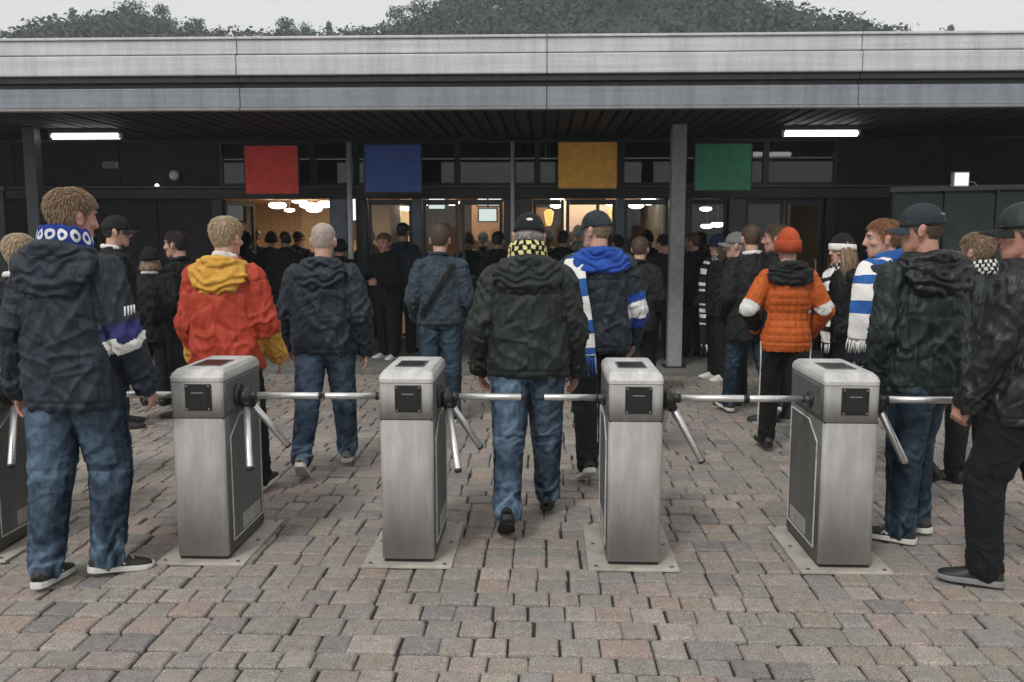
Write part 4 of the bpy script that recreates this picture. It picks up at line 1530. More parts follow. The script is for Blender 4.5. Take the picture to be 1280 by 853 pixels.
def build_trees():
    rng = random.Random(5)
    kinds = {'round': [crown_mesh(s, 1, 1, 'round') for s in (1, 2, 3, 4)], 'cone': [crown_mesh(s, 1, 1, 'cone') for s in (7, 8)]}
    tm = trunk_mesh(1.0, .045); tm.materials.append(M['bark'])
    lab = {('round', 'leaf_dark'): 'dark green bushy tree on the hill crest', ('round', 'leaf_mid'): 'grey green rounded tree on the hill crest', ('round', 'leaf_brown'): 'brownish thin tree on the hill crest', ('cone', 'leaf_dark'): 'dark pointed conifer on the hill crest', ('cone', 'leaf_mid'): 'grey green pointed conifer on the hill crest'}
    spots = []
    x = -96.0
    while x < 96:
        spots.append((x, 150 + rng.uniform(-5, 8)))
        x += rng.uniform(1.5, 3.2)
    for x, y in spots:
        left = x < -56
        kind = 'cone' if rng.random() < .16 else 'round'
        mat = 'leaf_dark' if (left and rng.random() < .8) else rng.choice(('leaf_mid', 'leaf_mid', 'leaf_dark') if kind == 'cone' or x < 20 else ('leaf_brown', 'leaf_mid', 'leaf_brown'))
        if kind == 'cone' and mat == 'leaf_brown': mat = 'leaf_mid'
        s = rng.uniform(3.6, 6.6) * (1.15 if left else 1)
        w = s * rng.uniform(.75, 1.15) if kind == 'round' else s * .55
        t = empty('hill_tree', (x, y, hill_z(x, y) - .2), rng.uniform(0, 6.28))
        pxx = 680 + 1106 * x / y
        pl = 'above the left tube light' if pxx < 230 else 'above the red sign' if pxx < 415 else 'above the blue sign' if pxx < 560 else 'between the blue and yellow signs' if pxx < 690 else 'above the yellow sign' if pxx < 800 else 'above the green sign' if pxx < 950 else 'above the right tube light' if pxx < 1110 else 'above the green sheet wall'
        tag(t, lab[(kind, mat)] + ' ' + pl, 'tree', lab[(kind, mat)].replace(' tree ', ' trees ').replace('conifer ', 'conifers ').replace('dark green bushy', 'dark green bushy'))
        me = rng.choice(kinds[kind])
        o = bpy.data.objects.new('crown', me); C.objects.link(o); o.parent = t; o.scale = (w, w, s); o.location = (0, 0, s * .12)
        if not me.materials: me.materials.append(M['leaf_mid'])
        o.material_slots[0].link = 'OBJECT'; o.material_slots[0].material = M[mat]
        o = bpy.data.objects.new('trunk', tm); C.objects.link(o); o.parent = t; o.scale = (s, s, s * .9)
    # the wood that covers the slope, too far and dense to count
    V, F = [], []
    rs = np.random.RandomState(9)
    for k in range(2600):
        x, y = rs.uniform(-110, 110), rs.uniform(96, 152)
        z = hill_z(x, y)
        r = rs.uniform(1.6, 3.2)
        for q in range(30):
            d = rs.normal(0, 1, 3); d /= np.linalg.norm(d); d[2] = abs(d[2])
            p = np.array([x, y, z + r * .4]) + d * r * rs.uniform(.7, 1.1)
            u = rs.normal(0, 1, 3); u /= np.linalg.norm(u); v = np.cross(u, d)
            s = rs.uniform(.22, .5)
            b = len(V)
            V += [p - u * s, p + v * s, p + u * s, p - v * s]
            F.append((b, b + 1, b + 2, b + 3))
    w = mesh_obj('woods', V, F, M['leaf_mid'])
    tag(w, 'dense grey green wood covering the hillside behind the building', 'wood', kind='stuff')


build_trees()


# ------------------------------------------------------------------ the damp air that greys the hill
hz = MB().box((-306, -306, -2.0), (306, 306, 62.0)).build('haze', bpy.data.materials.new('haze_air'))
tag(hz, 'thin grey damp air over the whole place', 'haze', kind='stuff')
hm = hz.data.materials[0]; hm.use_nodes = True
hm.node_tree.nodes.remove(hm.node_tree.nodes['Principled BSDF'])
pv = hm.node_tree.nodes.new('ShaderNodeVolumePrincipled')
pv.inputs['Color'].default_value = (.84, .90, .97, 1)
pv.inputs['Density'].default_value = 0.0014
hm.node_tree.links.new(pv.outputs[0], hm.node_tree.nodes['Material Output'].inputs['Volume'])

# ================================================================== turnstiles
def steel(name, col, rough, streak=(120, 120, 3), grain=.5):
    t = NT(name)
    n1 = t.noise(1.0, 3, .6, stretch=streak)
    n2 = t.noise(300, 2, .7)
    n3 = t.noise(3.2, 5, .65)
    c = t.mix(grain, t.ramp(n1, [(.3, sc(col, .78)), (.7, sc(col, 1.18))]), t.ramp(n2, [(.3, (.55,) * 3), (.7, (1.45,) * 3)]), 'MULTIPLY')
    c = t.mix(.5, c, t.ramp(n3, [(.3, (.72, .70, .66)), (.7, (1.18, 1.18, 1.18))]), 'MULTIPLY')
    r = t.math('ADD', t.math('MULTIPLY', n3, .25), rough - .10)
    r = t.math('ADD', r, t.math('MULTIPLY', n2, .12))
    return t.done(c, r, t.bump(n2, .12, .001, t.bump(n1, .05, .001)), .80 if name == 'chrome' else .12)


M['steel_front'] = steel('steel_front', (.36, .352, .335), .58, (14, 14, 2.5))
M['steel_side'] = steel('steel_side', (.125, .13, .125), .48, (14, 14, 2.5))  # darker copy of the front steel, shade of the sides in its colour
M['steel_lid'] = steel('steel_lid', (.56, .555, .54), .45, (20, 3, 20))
M['chrome'] = steel('chrome', (.78, .78, .77), .20, (5, 5, 5), .12)
M['plate_steel'] = steel('plate_steel', (.44, .41, .36), .55, (8, 8, 8), .6)
M['reader_black'] = plain('reader_black', (.010, .010, .011), .3, .2)
M['hub_black'] = plain('hub_black', (.016, .016, .017), .35, .2)
M['screw_steel'] = plain('screw_steel', (.5, .5, .5), .3, .1, 1.0)


def rrect(w, y0, y1, r, n=5):
    """outline with rounded corners, counter-clockwise from the front left"""
    P = []
    for (cx, cy, a0) in ((-w / 2 + r, y0 + r, 180), (w / 2 - r, y0 + r, 270), (w / 2 - r, y1 - r, 0), (-w / 2 + r, y1 - r, 90)):
        for k in range(n):
            a = R(a0 + 90 * k / (n - 1))
            P.append((cx + r * math.cos(a), cy + r * math.sin(a)))
        # a point just past the arc keeps the flat face flat
        e = R(a0 + 90)
        P.append((cx + r * math.cos(e) - .004 * math.sin(e), cy + r * math.sin(e) + .004 * math.cos(e)))
        P.insert(len(P) - n - 1, (cx + r * math.cos(R(a0)) + .004 * math.sin(R(a0)), cy + r * math.sin(R(a0)) - .004 * math.cos(R(a0))))
    return P


def prism(mb, levels, m=0):
    """levels: list of (outline, z)"""
    V, F = [], []
    n = len(levels[0][0])
    for o, z in levels: V += [(x, y, z if not callable(z) else z(x, y)) for x, y in o]
    for a in range(len(levels) - 1):
        for j in range(n): F.append((a * n + j, a * n + (j + 1) % n, (a + 1) * n + (j + 1) % n, (a + 1) * n + j))
    F.append(tuple(reversed(range(n)))); F.append(tuple(range((len(levels) - 1) * n, len(levels) * n)))
    return mb.add(V, F, m)


TW, TL, TH = .272, .60, 1.0


def make_turnstile():
    t = empty('turnstile')
    # base plate with its bolts
    o = MB().box((-.228, -.05, 0), (.228, TL + .05, .014), 0, .003).build('base_plate', M['plate_steel'], t)
    for x in (-.19, .19):
        for y in (-.025, TL * .5, TL + .025):
            MB().tube([(x, y, .013), (x, y, .021)], .011, 6).build('bolt', M['screw_steel'], o)
    MB().box((-TW / 2 + .012, .012, .014), (TW / 2 - .012, TL - .012, .036)).build('plinth', M['black_plastic'], t)
    # lower cabinet
    mb = MB()
    prism(mb, [(rrect(TW, 0, TL, .026), .034), (rrect(TW, 0, TL, .026), .757)])
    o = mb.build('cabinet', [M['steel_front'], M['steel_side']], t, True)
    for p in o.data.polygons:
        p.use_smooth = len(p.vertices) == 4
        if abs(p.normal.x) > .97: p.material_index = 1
    MB().box((-TW / 2 + .004, .004, .756), (TW / 2 - .004, TL - .004, .763)).build('seam', M['black_plastic'], t)
    # head with sloping shoulders front and back
    mb = MB()
    prism(mb, [(rrect(TW, 0, TL, .026), .762), (rrect(TW, 0, TL, .026), .945)])
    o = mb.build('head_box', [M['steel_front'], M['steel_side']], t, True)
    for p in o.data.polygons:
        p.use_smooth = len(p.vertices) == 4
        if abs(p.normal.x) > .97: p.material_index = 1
    mb = MB()
    prism(mb, [(rrect(TW + .004, -.002, TL + .002, .027), .948), (rrect(TW + .004, -.002, TL + .002, .027), .966), (rrect(TW - .004, .016, TL - .016, .024), .985), (rrect(TW - .034, .050, TL - .050, .018), 1.003)])
    lid = mb.build('lid', M['steel_lid'], t)
    MB().box((-.070, .17, 1.0), (.062, .36, 1.0055), 0, .002).build('window_strip', M['reader_black'], lid)
    mb = MB()
    for lo, hi in (((-.078, .16, 1.001), (-.0705, .37, 1.008)), ((.0625, .16, 1.001), (.070, .37, 1.008)), ((-.070, .16, 1.001), (.062, .1695, 1.008)), ((-.070, .3605, 1.001), (.062, .37, 1.008))): mb.box(lo, hi)
    mb.build('window_rim', M['steel_side'], lid)
    # card reader
    rx, rz, rw, rh = .012, .868, .066, .068
    rd = MB().box((rx - rw, -.012, rz - rh), (rx + rw, .003, rz + rh), 0, .004).build('card_reader', M['reader_black'], t)
    MB().box((rx - .050, -.0145, rz - .052), (rx + .050, -.0115, rz + .054), 0, .001).build('reader_face', M['black_plastic'], rd)
    MB().box((rx - .030, -.0165, rz + .022), (rx + .030, -.014, rz + .027)).build('reader_slit', M['screw_steel'], rd)
    for sx in (-1, 1):
        for sz in (-1, 1):
            MB().tube([(rx + sx * .056, -.0115, rz + sz * .058), (rx + sx * .056, -.0145, rz + sz * .058)], .0045, 8).build('screw', M['screw_steel'], rd)
    # side panels with a raised edge, the upper edge falling to the front
    for sd in (-1, 1):
        x0 = sd * TW / 2
        out = [(.075, .095), (TL - .055, .095), (TL - .055, .735), (.22, .735), (.075, .645)]
        V = [(x0 - sd * .002, y, z) for y, z in out] + [(x0 + sd * .003, y, z) for y, z in out]
        n = 5
        F = [tuple(range(n, 2 * n)) if sd > 0 else tuple(reversed(range(n, 2 * n)))]
        for k in range(n): F.append((k, (k + 1) % n, n + (k + 1) % n, n + k) if sd > 0 else (k, n + k, n + (k + 1) % n, (k + 1) % n))
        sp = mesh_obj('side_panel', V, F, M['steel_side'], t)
        mb = MB()
        for k in range(n):
            a, b = out[k], out[(k + 1) % n]
            mb.tube([(x0 + sd * .004, *a), (x0 + sd * .004, *b)], .0042, 6)
        mb.build('panel_edge', M['steel_lid'], sp)
        MB().box((min(x0 + sd * .003, x0 + sd * .007), .22, .11), (max(x0 + sd * .003, x0 + sd * .007), TL - .10, .19)).build('service_flap', M['steel_front'], sp)
        up = MB().box((min(x0 - sd * .001, x0 + sd * .003), .06, .785), (max(x0 - sd * .001, x0 + sd * .003), TL - .05, .93), 0, .001).build('upper_panel', M['steel_side'], t)
    return t


def turnstile_arms(t, dirs):
    """hub on the right side with its three bars, and the fixed half-bar on the left"""
    hx, hy, hz = TW / 2, .20, .842
    h = MB()
    h.tube([(hx - .003, hy, hz), (hx + .022, hy, hz)], .062, 20)
    h.tube([(hx + .022, hy, hz), (hx + .055, hy, hz - .012), (hx + .085, hy, hz - .02)], [.052, .050, .030], 18)
    hub = h.build('hub', M['hub_black'], t, True)
    c = Vector((hx + .050, hy, hz - .008))
    for d in dirs:
        d = Vector(d).normalized()
        c2 = Vector((hx + .050, hy, hz)) if abs(d.z) < .05 else c
        a = MB().tube([c2 + d * .03, c2 + d * .385, c2 + d * .391], [.0185, .0185, .0165], 16)
        ao = a.build('arm', M['chrome'], t, True)
        MB().tube([c2 + d * .020, c2 + d * .062], .025, 14).build('arm_socket', M['hub_black'], ao, True)
        MB().tube([c2 + d * .389, c2 + d * .401, c2 + d * .405], [.0190, .0190, .012], 14).build('end_cap', M['hub_black'], ao, True)
    b = MB().tube([(-hx + .002, hy, hz), (-hx - .018, hy, hz)], .040, 18).build('rail_socket', M['hub_black'], t, True)
    a = MB().tube([(-hx - .016, hy, hz), (-hx - .318, hy, hz), (-hx - .323, hy, hz)], [.0175, .0175, .015], 16).build('fixed_rail', M['chrome'], t, True)
    MB().tube([(-hx - .040, hy, hz), (-hx - .052, hy, hz)], .0215, 14).build('collar', M['hub_black'], a, True)
    MB().tube([(-hx - .321, hy, hz), (-hx - .331, hy, hz)], [.018, .014], 14).build('end_cap', M['hub_black'], a, True)


TY = 4.345
proto = make_turnstile()
ARMS_A = ((1, 0, 0), (.34, .42, -.66), (.16, -.42, -.72))
ARMS_B = ((1, 0, 0), (.34, .10, -.60), (-.02, .66, -.70))


def copy_tree(o, parent=None):
    c = o.copy(); C.objects.link(c)
    if parent: c.parent = parent
    for ch in list(o.children): copy_tree(ch, c)
    return c


TS = [(-3.00, 0, ARMS_A, 'steel turnstile cut off by the photo edge beside the man in the blue scarf'),
      (-1.755, 0, ARMS_A, 'steel turnstile in front of the man in the red and yellow jacket'),
      (-.69, 0, ARMS_A, 'steel turnstile between the bald man in navy and the man in the gold scarf'),
      (.46, 0, ARMS_B, 'steel turnstile beside the man in the blue hood with a striped scarf'),
      (1.52, 0, ARMS_B, 'steel turnstile in front of the woman in the orange quilted jacket')]
roots = [proto] + [copy_tree(proto) for _ in TS[1:]]
for o, (x, rz, ar, lb) in zip(roots, TS):
    o.location = (x, TY, .002); o.rotation_euler = (0, 0, rz)
    tag(o, lb, 'turnstile', 'turnstiles in a row across the entrance')
    turnstile_arms(o, ar)

# ================================================================== hanging colour signs
def sign_mat(name, col):
    t = NT(name)
    n1 = t.noise(9, 4, .65); n2 = t.noise(170, 2, .7)
    c = t.ramp(n1, [(.25, sc(col, .72)), (.75, sc(col, 1.2))])
    c = t.mix(.5, c, t.ramp(n2, [(.3, (.6,) * 3), (.7, (1.4,) * 3)]), 'MULTIPLY')
    return t.done(c, .55, t.bump(n2, .2, .003))


for (x0, x1, z0, z1, col, word, where) in ((-3.80, -3.12, 2.18, 2.78, (.80, .062, .045), 'red', 'over the open doors on the left'), (-2.27, -1.555, 2.20, 2.785, (.045, .11, .40), 'blue', 'over the second glazed door'),
                                            (.172, .905, 2.24, 2.81, (.86, .44, .06), 'yellow', 'left of the grey canopy pillar'), (1.875, 2.57, 2.215, 2.785, (.055, .33, .185), 'green', 'right of the grey canopy pillar')):
    cx, w, h = (x0 + x1) / 2, x1 - x0, z1 - z0
    t = empty('hanging_sign', (cx, 11.3, z0))
    tag(t, f'plain {word} square sign hanging under the canopy {where}', 'sign', 'colour signs under the canopy')
    MB().box((-w / 2, -.02, 0), (w / 2, .02, h), 0, .006).build('board', sign_mat('sign_' + word, col), t)
    mb = MB()
    for lo, hi in (((-w / 2 - .012, -.026, -.012), (w / 2 + .012, .026, -.001)), ((-w / 2 - .012, -.026, h + .001), (w / 2 + .012, .026, h + .012)), ((-w / 2 - .012, -.026, 0), (-w / 2 - .001, .026, h)), ((w / 2 + .001, -.026, 0), (w / 2 + .012, .026, h))): mb.box(lo, hi)
    mb.build('edge_frame', M['dark_frame'], t)
    for sx in (-.3, .3):
        MB().tube([(sx * w, 0, h + .01), (sx * w, 0, 2.955 - z0)], .006, 6).build('hanger', M['dark_frame'], t)

# ================================================================== lights under the canopy and in the hall
for x0, x1, lb in ((-6.08, -5.18, 'white fluorescent tube under the canopy at the left end'), (2.83, 3.75, 'white fluorescent tube under the canopy on the right')):
    t = empty('tube_light', ((x0 + x1) / 2, 10.9, 2.865)); w = (x1 - x0) / 2
    tag(t, lb, 'light', 'tube lights under the canopy')
    MB().box((-w, -.05, .035), (w, .05, .088), 0, .006).build('housing', M['grey_frame'], t)
    MB().tube([(-w + .02, 0, 0), (-w + .03, 0, 0), (w - .03, 0, 0), (w - .02, 0, 0)], [.022, .034, .034, .022], 14).build('tube', M['tube_white'], t, True)
    for s_ in (-1, 1): MB().box((s_ * (w - .02) - .018, -.03, -.03), (s_ * (w - .02) + .018, .03, .04), 0, .004).build('tube_holder', M['pale_pipe'], t)

spots_in = [(347, 258, 15.0, .15), (375, 252, 15.6, .14), (385, 258, 15.2, .14), (407, 257, 14.6, .14), (393, 263, 16.6, .15), (362, 264, 16.8, .10), (509, 262, 13.6, .10), (541, 255, 14.4, .14), (566, 255, 14.4, .12), (696, 252, 14.0, .11), (695, 259, 15.2, .11), (764, 255, 14.2, .15), (793, 259, 15.0, .13), (808, 254, 14.0, .14), (878, 263, 14.4, .10), (893, 282, 14.0, .11), (880, 284, 15.4, .11)]
LDOORS = [('open doors under the red sign', [347, 362, 375, 385, 393, 407]), ('doors under the blue sign', [509, 541, 566]), ('doors under the yellow sign', [695, 696, 764, 793, 808]), ('window under the green sign', [878, 880, 893])]
ORD = ['leftmost', 'second from the left', 'third from the left', 'fourth from the left', 'fifth from the left', 'rightmost']
for px, py, y, r in spots_in:
    x, z = (px - 680) * y / 1106, 1.7 + (291 - py) * y / 1106
    t = empty('ceiling_light', (x, y, z))
    dr, lst = next((n, l) for n, l in LDOORS if px in l)
    tag(t, f'round ceiling light, {ORD[lst.index(px)]} behind the {dr}', 'light', 'round ceiling lights in the hall')
    MB().tube([(0, 0, r * .30), (0, 0, max(.06, 2.24 - z))], .012, 8).build('stem', M['pale_pipe'], t)
    MB().tube([(0, 0, r * .45), (0, 0, r * .25)], [r * .45, r * .8], 16).build('rim', M['pale_pipe'], t)
    MB().ellipsoid((0, 0, 0), (r, r, r * .40), 18, 10).build('diffuser', M['lamp_white'], t, True)
# the light these lamps give
for x, y, e in ((-3.5, 15.0, 60), (-1.3, 14.4, 34), (.6, 14.4, 34)):
    ld = bpy.data.lights.new('hall_lamp', 'AREA'); ld.energy = e; ld.size = 1.4; ld.color = (1.0, .80, .52)
    lo = bpy.data.objects.new('hall_lamp', ld); C.objects.link(lo); lo.location = (x, y, 2.20)

for x0, x1, z0, z1, y, lb in ((-3.20, -2.78, 1.88, 2.22, 14.0, 'lit white screen hanging inside the open doors'), (-1.02, -.66, 2.10, 2.30, 13.7, 'upper lit white screen hanging behind the middle doors'), (-.98, -.72, 1.86, 2.04, 13.4, 'lower lit white screen in a black frame behind the middle doors'), (-1.76, -1.52, 2.05, 2.22, 13.6, 'small lit white screen behind the third glazed door')):
    t = empty('screen', ((x0 + x1) / 2, y, z0)); w, h = (x1 - x0) / 2, z1 - z0
    tag(t, lb, 'screen')
    MB().box((-w - .02, .004, -.02), (w + .02, .05, h + .02), 0, .005).build('housing', M['black_plastic'], t)
    MB().box((-w, -.004, 0), (w, .006, h)).build('display', M['screen_white'], t)
    MB().tube([(0, .03, h), (0, .03, 2.24 - z0)], .012, 8).build('bracket', M['dark_frame'], t)
for x, y, z, lb in ((.07, 13.6, 1.95, 'amber lamp glowing behind the door left of the capped man'), (1.06, 13.8, 1.98, 'small amber lamp glowing behind the door right of the capped man')):
    t = empty('amber_lamp', (x, y, z)); tag(t, lb, 'lamp')
    MB().tube([(0, 0, -.16), (0, 0, -.10), (0, 0, .05), (0, 0, .09)], [.03, .055, .075, .03], 14).build('shade', M['amber_lamp'], t, True)
    MB().tube([(0, 0, .08), (0, 0, 2.24 - z)], .006, 6).build('cord', M['black_plastic'], t)

# small round lamps on the dark wall, flood light on the green screen wall
for x, z, r, lb in ((-5.10, 2.475, .07, 'round pale lamp on the dark wall above the man in profile'), (-5.35, 2.33, .028, 'tiny lit lamp low on the dark wall beside the round lamp')):
    t = empty('wall_lamp', (x, FY - .02, z)); tag(t, lb, 'lamp')
    MB().tube([(0, .02, 0), (0, -.05, 0)], r * .7, 12).build('bracket', M['dark_frame'], t)
    MB().ellipsoid((0, -.07, 0), (r, r * .8, r), 14, 10).build('globe', M['pale_pipe'] if r > .05 else M['tube_white'], t, True)
t = empty('vent_cover', (-6.02, FY - .005, 2.62)); tag(t, 'small grey vent cover high on the dark wall under the tube light', 'vent')
MB().box((-.11, -.03, -.045), (.11, 0, .045), 0, .006).build('plate', M['concrete_post'], t)
for k in range(3): MB().box((-.09, -.036, -.03 + k * .024), (.09, -.031, -.018 + k * .024)).build('slat', M['grey_frame'], t)

wall = empty('screen_wall', (6.4, 10.3, 0)); tag(wall, 'dark green sheet wall under the canopy at the right end', 'wall')
x = 3.95
while x < 8.9:
    MB().box((x + .004 - 6.4, -.03, .07), (x + .55 - 6.4, .03, 2.12 + .02 * (x - 3.9)), 0, .006).build('panel', M['green_panel'], wall)
    MB().box((x - .022 - 6.4, -.045, .07), (x + .002 - 6.4, .04, 2.15 + .02 * (x - 3.9)), 0, .004).build('post', M['dark_frame'], wall)
    x += .576
V = [(-2.5, -.05, 2.145), (2.6, -.05, 2.25), (2.6, .05, 2.25), (-2.5, .05, 2.145), (-2.5, -.05, 2.20), (2.6, -.05, 2.305), (2.6, .05, 2.305), (-2.5, .05, 2.20)]
mesh_obj('top_rail', V, [(0, 3, 2, 1), (4, 5, 6, 7), (0, 1, 5, 4), (1, 2, 6, 5), (2, 3, 7, 6), (3, 0, 4, 7)], M['grey_frame'], wall)
t = empty('flood_light', (4.65, 10.24, 2.20)); tag(t, 'square white flood light on the rail of the green wall', 'light')
MB().box((-.088, -.05, .0), (.088, .03, .165), 0, .012).build('housing', M['pale_pipe'], t)
MB().box((-.074, -.056, .014), (.074, -.048, .151), 0, .003).build('lens', M['screen_white'], t)
MB().tube([(.09, 0, .06), (.17, 0, .05), (.20, 0, .0)], .008, 6).build('cable', M['concrete_post'], t)

wl = empty('side_screen', (-7.6, 10.9, 0)); tag(wl, 'dark green sheet screen beside the left canopy pillar', 'wall')
for k in range(3):
    MB().box((-.9 + k * .6 + .004, -.03, .07), (-.9 + (k + 1) * .6 - .004, .03, 2.2), 0, .006).build('panel', M['green_panel'], wl)
MB().box((-.9, -.05, 2.203), (.92, .05, 2.26), 0, .006).build('top_rail', M['grey_frame'], wl)

# ================================================================== the people
SK = M['skin_fair']; SR = M['skin_ruddy']; ST = M['skin_tan']
SHB = dict(shoes=M['shoe_black'], sole=M['sole_white'])
SHD = dict(shoes=M['shoe_dark'], sole=M['sole_black'])
WALK_L = ((-.30, .22, .03, .10, .55), (.27, .10, .03, .10, -.12))     # left foot behind, toeing off
WALK_R = ((.27, .10, .03, .10, -.12), (-.30, .22, .03, .10, .55))
STAND = ((.03, .04, .04, .15, 0), (-.03, .03, .04, .15, 0))
POCKET = ((-.15, .24, .95, .30), (-.15, .24, .95, .30))
HANG = ((.02, .13, .22, .06), (.02, .13, .22, .06))

# --- front row ---------------------------------------------------
a = person((-2.28, 4.16), -6, 1.90, 'man in a navy hooded jacket with blue ringed scarf and jeans, nearest at the left', seed=3, skin_m=SR, detail=2,
           legs=((-.14, .06, .0, .10, .06), (.22, .38, .015, .90, .10)), arms=((-.16, .26, .40, .14), (.06, .26, .42, .16)), twist=-.05, head=(-.42, .06, 0), lean=.04,
           jacket=M['navy_cloth'], hood=M['navy_cloth'], hood_size=1.22, hood_drop=.20, bands=(('R', .80, 1.0, M['purple_cloth']), ('R', 1.0, 1.2, M['white_cloth'])), hem=-.16, wide=1.06, bulk=.012,
           pants=M['jeans_mid'], fit=1.14, shoes=M['shoe_dark'], sole=M['sole_white'], mark='bar', mark_m=M['white_cloth'], lace=M['sole_white'], hair=M['hair_fair'], hair_kw=dict(length=.034, count=5200, whorl=(.005, -.03)))
_sh, _el = a['A'][1][0], a['A'][1][1]
_ax = (_el - _sh).normalized()
_o = (a['X'] * .95 - a['Y'] * .30); _o = (_o - _ax * _o.dot(_ax)).normalized(); _w = _ax.cross(_o)
mb = MB()
for k in range(4):                                         # the little white bars above the sleeve band
    c_ = _sh.lerp(_el, .66) + _o * .0905 * (1 - .02 * abs(k - 1.5)) + _w * ((k - 1.5) * .017)
    mb.tube([c_ - _ax * .022 - _w * .010, c_ + _ax * .022 + _w * .004], .0048, 6)
mb.build('sleeve_bars', M['white_cloth'], a['root'], True)
ring_scarf(a['root'], a['T'], M['scarf_blue_rings'], R0=(.094, .092), tall=.055, h0=.585, seed=2)

a = person((-1.97, 5.40), -4, 1.77, 'man in a red jacket with a yellow hood and yellow cuffs behind a turnstile', seed=8, skin_m=SK, detail=1,
           legs=WALK_L, arms=((.0, .20, .45, .16), (.02, .24, .62, .16)), head=(-.22, .04, 0), jacket=M['red_cloth'], hood=M['amber_cloth'], hood_size=1.1, bulk=.018, wide=1.05, hem=-.12,
           bands=(('R', 1.18, 2.1, M['amber_cloth']), ('L', 1.55, 2.1, M['amber_cloth'])), pants=M['trouser_black'], hair=M['hair_blond'], hair_kw=dict(length=.030, count=2200), **SHB)
ring_scarf(a['root'], a['T'], M['white_cloth'], R0=(.070, .072), tall=.018, thick=.008, h0=.580, seed=4)

a = person((-1.545, 6.15), 2, 1.74, 'bald man in a navy hooded jacket and jeans walking between the turnstiles', seed=12, skin_m=SK, detail=1,
           legs=WALK_L, arms=((.10, .30, .35, .22), (-.12, .30, .35, .22)), head=(-.05, .03, 0), jacket=M['slate_cloth'], hood=M['slate_cloth'], hood_size=1.05, bulk=.022, wide=1.08, hem=-.10,
           pants=M['jeans_bright'], fit=1.05, shoes=M['shoe_grey'], sole=M['sole_white'], mark='bar', mark_m=M['white_cloth'], hair=M['hair_white'], hair_kw=dict(length=.005, count=2600, puff=.001, low=-.05))

a = person((-.925, 7.85), 4, 1.75, 'man in a blue grey jacket with a dark strap across his back', seed=15, skin_m=SK, detail=1,
           legs=STAND, arms=POCKET, hands=(0, 0), head=(-.12, .02, 0), jacket=M['blue_grey_cloth'], collar=M['navy_cloth'], bulk=.012, hem=-.06, pants=M['jeans_dark'], hair=M['hair_brown'], hair_kw=dict(length=.020), **SHB)
T_ = a['T']
ribbon('shoulder_strap', [T_(.40, .12, .13), T_(.49, .115, .02), T_(.44, .10, -.145), T_(.28, .0, -.185), T_(.12, -.10, -.185), T_(.02, -.17, -.135)],
       [a['Y'], Vector((0, .2, 1)), -a['Y'] + Vector((0, 0, .6)), -a['Y'], -a['Y'], -a['Y'] - a['X']], .045, .008, [(9, 0)], [M['black_cloth']], a['root'])

a = person((-.09, 5.05), 0, 1.78, 'man in a dark green jacket, black cap and gold patterned scarf between the middle turnstiles', seed=21, skin_m=SR, detail=2,
           legs=((-.26, .30, .02, .08, .62), (.28, .12, .03, .12, -.10)), arms=((-.10, .27, .55, .22), (.10, .25, .30, .18)), hands=(1, 1), head=(.03, .08, .03), lean=.06,
           jacket=M['dark_green_cloth'], hood=M['dark_green_cloth'], hood_size=1.2, hood_drop=.15, bulk=.020, wide=1.10, hem=-.10, pants=M['jeans_bright'], fit=1.08,
           shoes=M['shoe_black'], sole=M['sole_black'], mark='bar', mark_m=M['white_cloth'], hair=M['hair_grey'], hair_kw=dict(length=.040, count=1600, low=-.075),
           cap=dict(mat=M['cap_black'], brim_mat=M['cap_black'], tilt=-.12, back_tag=(math.pi, .040, .20, .0085), logo_mat=M['white_cloth']))
ring_scarf(a['root'], a['T'], M['scarf_gold_blocks'], R0=(.092, .092), tall=.058, h0=.60, seed=6)
ring_scarf(a['root'], a['T'], M['purple_cloth'], R0=(.108, .108), tall=.022, thick=.014, h0=.535, seed=9)

a = person((.375, 6.12), 6, 1.81, 'man in a slate cap and blue hood with a striped scarf hanging down his back', seed=26, skin_m=SK, detail=2,
           legs=((-.24, .2, .02, .1, .45), (.25, .1, .03, .1, -.1)), arms=((.04, .18, .50, .2), (.0, .28, .55, .24)), hands=(1, 1), head=(.78, .04, 0), jacket=M['slate_cloth'], hood=M['royal_cloth'], hood_size=1.16, hood_drop=.10,
           bands=(('R', .62, .80, M['royal_cloth']), ('R', .80, 1.10, M['white_cloth']), ('R', 1.10, 1.48, M['royal_cloth'])), bulk=.016, wide=1.06, hem=-.12, pants=M['trouser_black'], hair=M['hair_fair'], hair_kw=dict(length=.018),
           cap=dict(mat=M['cap_slate'], brim_mat=M['cap_slate'], tilt=-.14, back_tag=(math.pi, .030, .16, .007), logo_mat=M['cap_grey']), **SHB)
T_, X_, Y_ = a['T'], a['X'], a['Y']
ribbon('striped_scarf', [T_(.50, -.11, .06), T_(.535, -.14, -.02), T_(.47, -.178, -.13), T_(.33, -.178, -.185), T_(.15, -.150, -.195), T_(-.02, -.128, -.205), T_(-.13, -.122, -.205)],
       [Vector((0, 0, 1)), Vector((-.2, 0, 1)), -Y_ + Vector((-.3, 0, .6)), -Y_ - X_ * .25, -Y_ - X_ * .15, -Y_, -Y_], .150, .020,
       [(.10, 0), (.08, 1), (.17, 0), (.115, 1), (.165, 0), (.085, 1), (.09, 0), (.05, 1), (.5, 0)], [M['white_knit'], M['blue_knit']], a['root'], (.13, 34, (0, 1, 1)), 3, .8)

